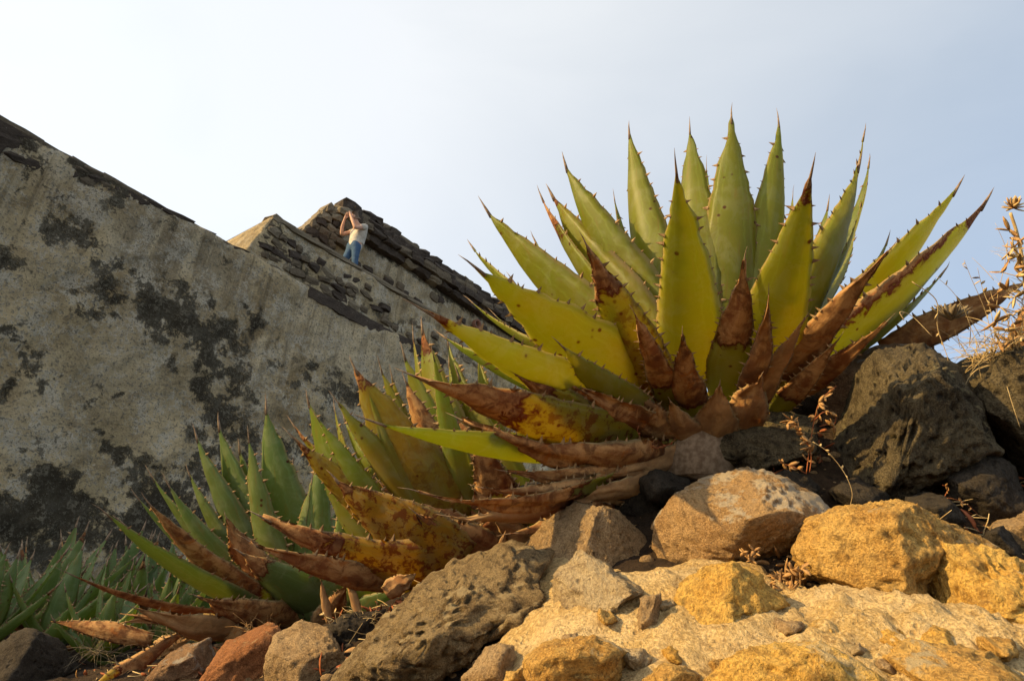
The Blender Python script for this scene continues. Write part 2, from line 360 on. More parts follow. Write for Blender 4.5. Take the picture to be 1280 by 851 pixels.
pyr = thing('stone_pyramid', 'stepped stone pyramid with stained crumbling plaster rising behind the agaves', 'pyramid', (-7.4, 6.2, .8))
def wall_face(name, uf0, uf1, z0, z1, back, st, stain_fn, batter=0.0, depth=1.2, topwave=.05):
    """front face grid with relief, closed by a top and a left end; uf0(z) is the sloping left end"""
    nz = max(6, int((z1-z0)/st)); us = np.arange(0, 1+1e-9, st/(uf1-uf0(z1)))
    Z, T = np.meshgrid(np.linspace(0, 1, nz), us, indexing='ij')
    zz0 = z0 + (z1-z0)*Z
    u0 = uf0(zz0); Uu = u0 + (uf1-u0)*T
    zz = zz0 + Z**4*(topwave*fbm(np.stack([Uu*1.1, Uu*0, Uu*0+back*3], -1), 4))
    q = np.stack([Uu, zz, Uu*0+back], -1)
    rel = .05*fbm(q*.6, 3) + .030*fbm(q*2.3, 4) + .010*fbm(q*9, 3)
    pl = fbm(q*1.1+5, 5); rel = rel + .022*np.clip((pl-.02)*14, 0, 1)
    rel = rel - .04*np.exp(-(T*(uf1-uf0(z1))/.05)) - .04*np.exp(-((1-Z)*(z1-z0)/.04))
    bk = back + (zz-z0)*batter - rel
    Pw = CAM*np.array([1, 1, 0]) + Uu[..., None]*WD - (DIST+bk)[..., None]*WN; Pw[..., 2] = zz + CAM[2]
    r, c = Uu.shape
    V = Pw.reshape(-1, 3); I = np.arange(r*c).reshape(r, c)
    Fc = np.stack([I[:-1, :-1], I[:-1, 1:], I[1:, 1:], I[1:, :-1]], -1).reshape(-1, 4).tolist()
    # top slab going back, left end going back
    top = Pw[-1] - WN*depth; top[:, 2] += .02; left = Pw[:, 0] - WN*depth
    b = len(V); V = np.concatenate([V, top, left]); tI = b+np.arange(c); lI = b+c+np.arange(r)
    Fc += [(I[-1, k], I[-1, k+1], tI[k+1], tI[k]) for k in range(c-1)]
    Fc += [(I[k+1, 0], I[k, 0], lI[k], lI[k+1])[::-1] if False else (I[k, 0], I[k+1, 0], lI[k+1], lI[k]) for k in range(r-1)]
    o = mesh_obj(name, V, Fc, M['wall'], pyr)
    px, py, dz = proj(V); nn = fbm(np.stack([px, py, px*0], -1)/45, 4)
    dk, lt, sk = stain_fn(px, py, nn)
    attr(o, 'stain', np.stack([np.clip(dk, 0, 1), np.clip(lt, 0, 1), np.clip(sk, 0, 1), np.concatenate([np.clip((pl-.02)*14, 0, 1).ravel(), np.ones(len(V)-pl.size)])], -1))
    q2 = V - CAM; attr(o, 'wall_coord', np.stack([q2 @ WD, q2[:, 2], np.zeros(len(V))], -1), 'FLOAT_VECTOR')
    return o
def G(px, py, L): return sum(a[-1]*gauss(px, py, *a[:-1]) for a in L)
def stain_low(px, py, nn):
    n2_ = fbm(np.stack([px, py, px*0+4], -1)/28, 4); x = px+34*nn+10*n2_; y = py+30*n2_
    dk = G(x, y, [(60,255,60,30,35,.6),(130,330,60,26,38,.65),(215,395,55,34,40,.8),(270,440,50,22,35,.6),(20,440,40,34,-20,.8),(20,200,30,26,30,.7),
                  (150,560,38,12,22,.9),(70,610,90,26,25,.85),(60,660,130,45,15,.9),(215,620,50,40,20,.6),(10,330,40,22,30,.4),(285,500,36,70,20,.6),(300,600,50,60,0,.5),
                  (165,265,40,9,32,.4),(150,490,16,10,0,.7),(60,470,20,10,0,.5),(310,390,26,7,30,.9),(420,470,25,18,20,.4),(455,510,20,25,0,.35),(120,25+180,60,8,32,.7),(395,520,30,50,20,.4)])
    lt = 1.35*G(x, y, [(60,205,55,18,30,.8),(190,300,44,30,35,.9),(255,320,45,35,40,.9),(140,305,16,24,10,.8),(150,455,50,40,20,.5),(60,520,45,30,0,.4),(430,430,50,32,30,.75),(380,410,18,40,-20,.5),(470,450,40,30,35,.5),(20,560,40,25,0,.2),(330,460,10,60,24,.7),(250,480,18,26,0,.4)])
    sk = G(x, y, [(215,320,100,70,30,1.0),(330,440,60,90,20,.7),(430,450,80,60,20,.3)])
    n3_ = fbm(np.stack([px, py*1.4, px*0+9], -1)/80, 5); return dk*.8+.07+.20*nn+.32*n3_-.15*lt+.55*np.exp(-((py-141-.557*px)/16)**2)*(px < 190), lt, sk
def stain_mid(px, py, nn):
    x = px+8*nn; y = py+8*nn
    return G(x, y, [(370,330,50,22,32,.45),(345,285,20,14,32,.6),(470,395,50,14,32,.4),(560,460,60,30,35,.4)]), G(x, y, [(410,365,40,9,32,.7),(470,425,40,16,32,.6),(450,360,80,6,32,.6)]), G(x, y, [(430,380,90,40,32,.4)])
def stain_top(px, py, nn):
    return G(px, py, [(470,312,60,7,34,.5),(560,370,70,8,34,.6)]), G(px, py, [(500,350,40,14,34,.9),(560,400,40,14,34,.6)]), px*0+.4
Z1, Z2, Z3, B3 = 5.80, 6.79, 8.98, 1.4
wall_face('lower_wall', lambda z: -8.6 + z*0.03, 30, -.4, Z1, 0.0, .04, stain_low, depth=.9)
wall_face('middle_wall', lambda z: 4.36 + (z-Z1)*.34, 34, Z1-.1, Z2, .16, .036, stain_mid, depth=1.6, topwave=.05)
wall_face('upper_wall', lambda z: 5.62 + (z-Z2)*.48, 34, Z2-.1, Z3-.62, B3, .05, stain_top, depth=3.0)

def stone_mesh(k, sph=.58, jit=.15):
    rr = np.random.default_rng(100+k)
    import bmesh
    bm = bmesh.new(); bmesh.ops.create_cube(bm, size=2)
    bmesh.ops.subdivide_edges(bm, edges=bm.edges[:], cuts=1, use_grid_fill=True)
    for v in bm.verts:
        p = np.array(v.co); q = p/np.linalg.norm(p)*1.25; p = p*(1-sph)+q*sph
        p += rr.normal(size=3)*jit; v.co = p
    me = bpy.data.meshes.new('stone'); bm.to_mesh(me); bm.free()
    return me
SM = {}
for mk in ('st_dark', 'st_mid', 'st_light'):
    SM[mk] = []
    for k in range(6):
        me = stone_mesh(k + 10*len(SM)); me.materials.append(M[mk]); SM[mk].append(me)
for mk in ('st_dark', 'st_mid', 'st_light'):
    SM[mk+'_b'] = []
    for k in range(6):
        me = stone_mesh(k + 10*len(SM), .22, .07); me.materials.append(M[mk]); SM[mk+'_b'].append(me)
PO = np.array(pyr['_o'])
def put_stone(u, z, back, hu, hz, hb, mk, name='stone', tilt=0):
    o = bpy.data.objects.new(name, random.choice(SM[mk])); COL.objects.link(o); o.parent = pyr
    p = wall_pt(u, z, back) + np.array([0, 0, CAM[2]])
    Mx = Matrix(((WD[0]*hu, WN[0]*hb, 0, 0), (WD[1]*hu, WN[1]*hb, 0, 0), (0, 0, hz, 0), (0, 0, 0, 1)))
    Rr = Matrix.Rotation(tilt, 4, Vector(WN))
    o.matrix_basis = Matrix.Translation(Vector(p-PO)) @ Rr @ Mx
    return o
R = random.random
# rim stones of the lower wall
u = -8.4
while u < 4.3:
    L = .22+.34*R()
    zt = Z1 + .05*float(fbm(np.array([[u*1.1+L/2*1.1, 0, 0]]), 4)[0]); k = min(1, max(.25, (2.9-u)/1.5))
    put_stone(u+L/2, zt-.03, .20-.01*R(), L*.60, .035+.03*k, .20, random.choice(['st_dark_b', 'st_dark_b', 'st_mid_b']), tilt=(R()-.5)*.03)
    if u < 2.6:
        for r_i in range(3 if u < .9 else 2):
            k2 = u-.1*R()
            while k2 < u+L:
                l2 = .16+.24*R()
                if R() > .12*r_i: put_stone(k2+l2/2, Z1-.13-.115*r_i+.04*(R()-.5), .075+.03*R(), l2*.54, .06+.03*R(), .10, random.choice(['st_dark', 'st_dark_b', 'st_dark', 'st_mid']), tilt=(R()-.5)*.25)
                k2 += l2
    u += L*.98
# ledge band left between lower and middle wall
u = 5.65
while u < 8.6:
    L = .3+.35*R(); put_stone(u+L/2, Z1-.12+.02*R(), .07, L*.53, .10+.02*R(), .10, 'st_dark_b', tilt=(R()-.5)*.05); u += L*.97
# masonry of the middle wall
for row in range(5):
    z = Z1+.02+row*.165; u = 4.46+(z-Z1)*.34+.02*R(); lim = [7.4, 9.0, 10.5, 9, 8][row]
    while u < lim:
        L = .12+.26*R(); fade = (u-4.4)/6
        if R() > .06+fade*.9:
            put_stone(u+L/2, z+.06*(R()-.5), .215-.035*R(), L*(.42+.12*R()), .05+.035*R(), .085, random.choice(['st_mid', 'st_mid', 'st_light', 'st_dark'] if row < 4 else ['st_mid', 'st_dark', 'st_light']), tilt=(R()-.5)*.45)
        u += L*1.03
# rim of the middle wall: pale flat edge stones
u = 4.72
while u < 14:
    L = .4+.5*R(); put_stone(u+L/2, Z2-.005+.01*R(), .33, L*.53, .04+.01*R(), .19, 'st_light_b', tilt=(R()-.5)*.02); u += L*.97
for z in np.arange(Z1+.08, Z2, .15):
    put_stone(4.50+(z-Z1)*.34, z, .30, .07+.04*R(), .075, .16, random.choice(['st_mid_b', 'st_light_b']), tilt=-.3)
# upper wall: dark projecting courses of cap stones
for row in range(4):
    z = Z3-.55+row*.17; u = 5.72+(z-Z2)*.48
    pr = [.0, -.10, -.04, .05][row]
    while u < 24:
        L = (.2+.28*R())*(1 if u < 13 else 1.8)
        put_stone(u+L/2, z+.03*(R()-.5)+(.05*R() if row == 3 else 0), B3+pr+.04*R(), L*.53, .088+.02*R(), .2, random.choice(['st_dark_b', 'st_dark']*3+['st_mid_b']*2+['st_light']*(row < 2)), tilt=(R()-.5)*.1)
        u += L
for row in range(9):      # stones of the bare left end of the upper wall
    z = Z2+.25+row*.18; u = 5.55+(z-Z2)*.48
    for k in range(random.choice([3, 4, 5])):
        L = .16+.18*R(); put_stone(u+L/2, z+.02*(R()-.5), B3-.02, L*.5, .08+.015*R(), .10, random.choice(['st_mid', 'st_dark', 'st_mid', 'st_light']), tilt=(R()-.5)*.2); u += L*1.04
for row in range(9):
    z = Z2+.2+row*.2; put_stone(5.62+(z-Z2)*.48, z, B3+.12, .09, .10, .2, 'st_light_b', tilt=-.42)
for u, z in [(7.4,7.72),(7.75,7.75),(7.7,7.55),(8.1,7.58),(8.35,7.75),(8.6,7.5),(9.0,7.62),(7.2,7.5),(9.3,7.7)]:
    put_stone(u, z, B3-.0, .13, .055, .06, 'st_dark', tilt=(R()-.5)*.2)
for k in range(26):
    put_stone(8+6*R(), 7.2+.9*R(), B3+.02, .10+.08*R(), .07+.03*R(), .07, random.choice(['st_mid', 'st_dark', 'st_light']), tilt=(R()-.5)*.3)
# round clay drain in the upper wall
c = None
r_ = ray(594, 406); t_ = -(DIST+B3-.05)/(WN @ r_); c = CAM + r_*t_
mb = MB(); e1, e2 = WD, np.array([0, 0, 1.0]); N = 20
for rr_, off in [(.13, .0), (.135, .10), (.085, .10), (.08, -.05)]:
    for k in range(N): mb.V.append(c + rr_*(e1*cos(2*pi*k/N)+e2*sin(2*pi*k/N)) + WN*off)
for j in range(3):
    for k in range(N): mb.F.append((j*N+k, j*N+(k+1) % N, (j+1)*N+(k+1) % N, (j+1)*N+k))
mb.F.append(tuple(3*N+k for k in range(N)))
mesh_obj('drain_pipe', mb.V, mb.F, simple_mat('clay', (.23, .10, .06), (.16, .08, .05), 15), pyr)['label'] = 'round clay drain mouth'

# ------------------------------------------------------------------ rocks
import bmesh
_ico = {}
def ico(n):
    if n not in _ico:
        bm = bmesh.new(); bmesh.ops.create_icosphere(bm, subdivisions=n, radius=1)
        _ico[n] = (np.array([v.co[:] for v in bm.verts]), [tuple(v.index for v in f.verts) for f in bm.faces]); bm.free()
    return _ico[n]
def rock_shape(poly, thick, seed, planes=None, box=.72, amp=.05, fine=.016, sub=5, depth=None, sink=.25, pit=0.0, nrand=7):
    """a stone with the outline poly (pixels) at the depth where its middle meets the ground, thick in metres front to back"""
    rr = np.random.default_rng(seed)
    poly = np.array(poly, float); c = (poly.max(0)+poly.min(0))/2; poly = c+(poly-c)*(1.07 if nrand > 3 else .97)
    if depth is None:
        t = hit(*c); depth = (t if t else 2.0) - thick*(.5-sink)
    ctr = P(c[0], c[1], depth); k = depth/FPX
    V, Fc = ico(sub); V = V.copy()
    q = (poly-c)*np.array([1, -1])*k
    th = np.arctan2(V[:, 1], V[:, 0]); ds = np.stack([np.cos(th), np.sin(th)], 1)
    Rr = np.full(len(V), 1e9)
    for i in range(len(q)):                                # radial distance of the outline
        a, b = q[i], q[(i+1) % len(q)]; e = b-a
        den = ds[:, 0]*e[1]-ds[:, 1]*e[0]; den = np.where(np.abs(den) < 1e-9, 1e-9, den)
        s = (a[0]*e[1]-a[1]*e[0])/den; w_ = (a[0]*ds[:, 1]-a[1]*ds[:, 0])/den
        Rr = np.where((w_ >= -1e-6) & (w_ <= 1+1e-6) & (s > 0), np.minimum(Rr, s), Rr)
    Rr = np.where(Rr > 1e8, np.abs(q).mean(), Rr)
    rho = np.hypot(V[:, 0], V[:, 1])**box; zz = np.sign(V[:, 2])*np.abs(V[:, 2])**box
    Q = np.stack([rho*ds[:, 0], rho*ds[:, 1], zz], 1)
    pl = list(planes or [])
    for _ in range(nrand):
        n = rr.normal(size=3); n[2] = abs(n[2])+.15; n = nrm(n); pl.append((*n, .62+.25*rr.random()))
    for a in pl:
        n = nrm(a[:3]); dd = Q @ n - a[3]; Q = Q - np.clip(dd, 0, None)[:, None]*n*.9
    rad = np.hypot(Q[:, 0], Q[:, 1])
    loc = np.stack([Q[:, 0]*Rr, Q[:, 1]*Rr, Q[:, 2]*thick/2], 1)
    vd = nrm(ray(*c)); rt = nrm(np.cross(vd, cU)); up = np.cross(rt, vd)
    W = ctr + loc[:, :1]*rt + loc[:, 1:2]*up - loc[:, 2:]*vd
    size = float(Rr.mean())
    nrmv = W-ctr; nrmv /= np.linalg.norm(nrmv, axis=1)[:, None]+1e-9
    d = amp*fbm(W/size*1.1+seed, 4)*size + fine*fbm(W/size*5+seed, 4)*size + .006*fbm(W*55, 3)
    rid = 1-np.abs(fbm(W/size*2.2+seed*3, 4)); d = d + amp*.5*size*(rid-.7)
    rd2 = np.abs(fbm(W/size*6.5+seed*5, 4)); d = d + .045*size*np.clip(rd2, 0, .5)*(amp/.05)**.5 - .012*size
    if pit:
        pn = perlin(W*26+seed)+.6*perlin(W*61); d = d - 1.5*pit*np.clip(pn-.18, 0, .6)
    W = W + nrmv*d[:, None]
    return W, Fc, ctr, size
def rock(label, poly, thick, mat, seed, name='rock', **kw):
    W, Fc, ctr, size = rock_shape(poly, thick, seed, **kw)
    o = mesh_obj(name, W, Fc, M[mat], None, True, ctr)
    return tag(o, label, 'rock', 'rocks piled on the slope')

rock('rounded reddish brown boulder with whitish lichen on its top, resting on the mortar', [(813,695),(818,660),(840,628),(880,600),(930,582),(985,588),(1025,610),(1050,642),(1035,670),(1005,695),(960,712),(900,716),(850,722),(828,715)], .42, 'boulder', 1, planes=[(-.15,.75,.65,.62),(-.5,-.3,.8,.70),(.45,-.6,.65,.62)], box=.62, amp=.03, sub=6, nrand=3)
rock('large dark pitted basalt block, tallest of the rock pile beside the agave', [(1028,600),(1040,545),(1058,500),(1075,465),(1098,440),(1150,432),(1205,445),(1232,490),(1228,560),(1195,602),(1150,626),(1090,640),(1050,630)], .55, 'basalt', 2, planes=[(-.78,.12,.62,.26),(.52,-.14,.84,.40),(-.1,.8,.6,.66)], box=.5, amp=.04, sub=6, pit=.035, depth=2.0)
rock('smooth brown stone wedged behind the pitted basalt block', [(983,515),(1000,470),(1040,446),(1095,432),(1135,434),(1120,475),(1085,520),(1030,548)], .4, 'brown', 3, amp=.03, depth=2.45)
rock('low grey stone under the drooping dry leaves of the big agave', [(850,572),(858,545),(900,525),(950,502),(1005,522),(1012,560),(960,590),(870,600)], .34, 'basalt', 4, planes=[(0,.7,.7,.5)], amp=.07, pit=.012)
rock('round ochre stone with a white patch and a shaded tail, set on the mortar', [(998,705),(1014,662),(1060,638),(1120,630),(1190,644),(1238,668),(1222,694),(1178,722),(1162,756),(1115,774),(1045,778),(1004,750)], .40, 'ochre', 5, planes=[(.85,.15,.5,.62)], box=.62, sub=6, amp=.06, pit=.02, nrand=1)
rock('lumpy bright yellow stone beside the round ochre stone', [(1150,708),(1178,686),(1230,682),(1285,700),(1315,745),(1300,790),(1215,797),(1160,775)], .34, 'yellow', 6, planes=[(-.2,.3,.93,.75)], box=.6, amp=.07, sub=6, pit=.018, nrand=2)
rock('angular tan stone half shaded beneath the lowest dry agave leaves', [(653,692),(680,655),(720,631),(772,640),(802,665),(828,712),(800,727),(740,708),(690,700)], .38, 'tan', 7, planes=[(-.5,.35,.8,.35),(.6,.05,.8,.32)], box=.55, amp=.05, sub=6)
rock('large jagged grey rock with crusty ridges below the spotted agave', [(418,835),(460,788),(515,738),(565,706),(640,684),(692,700),(672,738),(625,780),(590,812),(565,850),(520,885),(430,890)], .50, 'crust', 8, planes=[(-.25,.72,.65,.42)], box=.55, amp=.13, fine=.04, sub=6, pit=.03)
rock('rough rust orange stone among the leaf litter', [(250,850),(285,803),(335,788),(358,810),(345,860),(300,885),(255,880)], .30, 'rust', 9, amp=.06, pit=.008)
rock('small pale topped brown stone leaning on the rust orange one', [(335,832),(348,790),(375,775),(408,790),(425,830),(430,875),(345,885)], .26, 'tan', 10, planes=[(0,.8,.5,.5)], amp=.05)
rock('dark rock with pale flecks cut by the frame beside the dry stalk', [(1236,490),(1258,448),(1310,425),(1350,520),(1310,610),(1278,592),(1254,545)], .4, 'basalt', 18, pit=.02, depth=2.05)
rock('dark pitted rock filling the ridge between basalt block and flecked rock', [(1196,470),(1225,448),(1262,440),(1300,455),(1310,540),(1260,580),(1215,560)], .4, 'basalt', 27, pit=.02, depth=2.25)
rock('brown stone tucked under the flecked dark rock', [(1232,685),(1258,652),(1300,622),(1330,660),(1310,705),(1260,700)], .3, 'tan', 19)
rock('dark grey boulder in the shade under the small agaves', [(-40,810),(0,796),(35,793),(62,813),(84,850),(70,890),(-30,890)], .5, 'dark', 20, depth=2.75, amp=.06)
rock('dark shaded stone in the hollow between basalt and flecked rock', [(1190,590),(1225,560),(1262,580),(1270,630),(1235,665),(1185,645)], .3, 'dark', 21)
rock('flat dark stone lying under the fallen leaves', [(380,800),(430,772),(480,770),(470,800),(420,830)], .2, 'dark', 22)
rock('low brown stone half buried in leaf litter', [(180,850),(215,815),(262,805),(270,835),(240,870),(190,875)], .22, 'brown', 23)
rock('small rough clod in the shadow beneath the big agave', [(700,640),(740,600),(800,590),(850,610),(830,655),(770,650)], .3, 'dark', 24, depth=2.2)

# ------------------------------------------------------------------ mortared retaining wall
rw_o = P(900, 851, 1.25); rw_o[2] = 0.2
rw = thing('retaining_wall', 'low retaining wall of yellowish stones bedded in pale sunlit mortar', 'wall', rw_o)
mp = np.array([(650,700),(700,684),(760,700),(830,700),(905,700),(960,705),(1000,735),(1080,745),(1150,745),(1300,760),(1500,770),(1500,1150),(500,1150),(520,900),(585,850),(625,780)], float)
def poly_dist(x, y):
    ins = np.zeros(x.shape, bool); dm = np.full(x.shape, 1e9)
    for i in range(len(mp)):
        a, b = mp[i], mp[(i+1) % len(mp)]
        ins ^= ((a[1] > y) != (b[1] > y)) & (x < (b[0]-a[0])*(y-a[1])/(b[1]-a[1]+1e-9)+a[0])
        e = b-a; t = np.clip(((x-a[0])*e[0]+(y-a[1])*e[1])/(e @ e), 0, 1)
        dm = np.minimum(dm, np.hypot(x-a[0]-t*e[0], y-a[1]-t*e[1]))
    return np.where(ins, dm, -dm)
mx, my = axis_grid(-.5, 1.6, .0085, 1.6, 1), None
mx = np.arange(-.45, 1.75, .0085); my = np.arange(.55, 2.05, .0085)
MX, MY = np.meshgrid(mx, my); MZ = ground(MX, MY)
px, py, dz = proj(np.stack([MX, MY, MZ], -1).reshape(-1, 3)); pd = poly_dist(px, py).reshape(MX.shape)
q = np.stack([MX, MY, MZ], -1)
pd = pd + 7*fbm(q*7, 2)
mk = np.clip(pd/44+.42, 0, 1); mk = mk*mk*(3-2*mk)
rough = np.clip((px.reshape(MX.shape)-900)/150, 0, 1)
MZ = MZ - .10 + mk*(.130 + .022*fbm(q*5, 3) + (.004+.010*rough)*fbm(q*34, 3) + .018*rough*np.clip(fbm(q*13+3, 3), 0, 1))
nn_ = len(mx); I = np.arange(MX.size).reshape(MX.shape)
Fm = np.stack([I[:-1, :-1], I[:-1, 1:], I[1:, 1:], I[1:, :-1]], -1).reshape(-1, 4)
keep = (mk > .02).ravel(); Fm = Fm[keep[Fm].any(1)]
used = np.unique(Fm); rem = np.full(MX.size, -1); rem[used] = np.arange(len(used))
V = np.stack([MX, MY, MZ], -1).reshape(-1, 3)[used]
mesh_obj('mortar', V, rem[Fm], M['mortar'], rw)
def wall_stone(poly, thick, mat, seed, **kw):
    W, Fc, ctr, size = rock_shape(poly, thick, seed, **kw)
    mesh_obj('stone', W, Fc, M[mat], rw)
wall_stone([(838,785),(848,735),(880,712),(915,702),(948,712),(985,748),(935,782),(885,812),(850,806)], .24, 'yellow', 31, planes=[(-.1,.2,.97,.75)], sink=.22, pit=.012, nrand=2, box=.6)
wall_stone([(692,765),(698,722),(728,694),(772,714),(818,730),(785,755),(752,788),(700,784)], .24, 'pale', 32, planes=[(-.3,.3,.9,.5)], amp=.07, sink=.2, pit=.01)
wall_stone([(794,778),(800,750),(826,744),(828,780),(810,797)], .12, 'tan', 33, sub=4, sink=.2)
wall_stone([(658,828),(680,808),(742,797),(780,815),(772,868),(668,868)], .22, 'ochre', 34, amp=.08, sink=.22, pit=.012)
wall_stone([(578,845),(600,806),(640,813),(655,868),(580,875)], .2, 'tan', 35, sink=.2)
wall_stone([(598,802),(622,772),(672,758),(664,792)], .14, 'crust', 36, sub=4, sink=.2)
wall_stone([(890,870),(935,825),(1020,803),(1088,830),(1085,890),(930,895)], .26, 'yellow', 37, amp=.09, sink=.33, pit=.014)
wall_stone([(1110,850),(1150,818),(1230,812),(1290,835),(1290,880),(1130,885)], .24, 'ochre', 38, amp=.09, sink=.36, pit=.014)
wall_stone([(1085,800),(1110,785),(1140,792),(1135,818),(1100,822)], .10, 'yellow', 39, sub=4, sink=.3)
wall_stone([(800,860),(830,835),(880,838),(885,880),(810,890)], .16, 'ochre', 40, sub=4, sink=.34)
wall_stone([(640,960),(700,910),(800,905),(820,980),(720,1010)], .3, 'tan', 41, sink=.25)
wall_stone([(900,990),(960,930),(1080,925),(1110,1000),(1000,1040)], .3, 'ochre', 42, sink=.25)
wall_stone([(1330,760),(1390,730),(1450,790),(1400,840),(1340,830)], .25, 'yellow', 43, sink=.25)

rs = np.random.default_rng(5)
def rough_poly(x, y, r, e=.75):
    ph = rs.random()*6; k = [.8+.4*rs.random() for _ in range(9)]
    return [(x+r*k[i]*cos(ph+i*.698), y+r*e*k[i]*sin(ph+i*.698)) for i in range(9)]
for i, (x, y, r, mt_) in enumerate([(655,745,20,'tan'),(640,850,18,'ochre'),(790,825,20,'pale'),(845,820,16,'yellow'),(900,835,14,'ochre'),(985,785,18,'tan'),(1030,790,20,'ochre'),(1070,815,15,'pale'),
        (1175,800,22,'yellow'),(1110,835,16,'tan'),(1250,815,24,'ochre'),(870,690,16,'tan'),(990,755,16,'ochre'),(1145,780,14,'pale'),(760,770,13,'ochre'),(715,800,12,'tan'),(835,760,13,'pale'),(1210,845,20,'pale'),(1060,845,18,'yellow'),(950,850,20,'tan')]):
    wall_stone(rough_poly(x, y, r), .10+.002*r, mt_, 60+i, sub=4, sink=.30, amp=.08, pit=.006)
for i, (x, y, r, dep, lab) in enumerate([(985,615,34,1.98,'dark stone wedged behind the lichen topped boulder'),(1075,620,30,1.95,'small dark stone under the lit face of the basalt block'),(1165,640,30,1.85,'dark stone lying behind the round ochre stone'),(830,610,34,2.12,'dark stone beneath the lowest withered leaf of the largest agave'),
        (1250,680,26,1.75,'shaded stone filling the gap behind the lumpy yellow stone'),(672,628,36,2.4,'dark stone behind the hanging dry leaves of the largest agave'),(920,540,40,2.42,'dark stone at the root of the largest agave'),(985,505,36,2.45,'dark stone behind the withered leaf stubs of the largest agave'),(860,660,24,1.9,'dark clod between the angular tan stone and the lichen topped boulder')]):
    rock(lab, rough_poly(x, y, r), .28, 'dark', 90+i, depth=dep, sub=4, amp=.07)

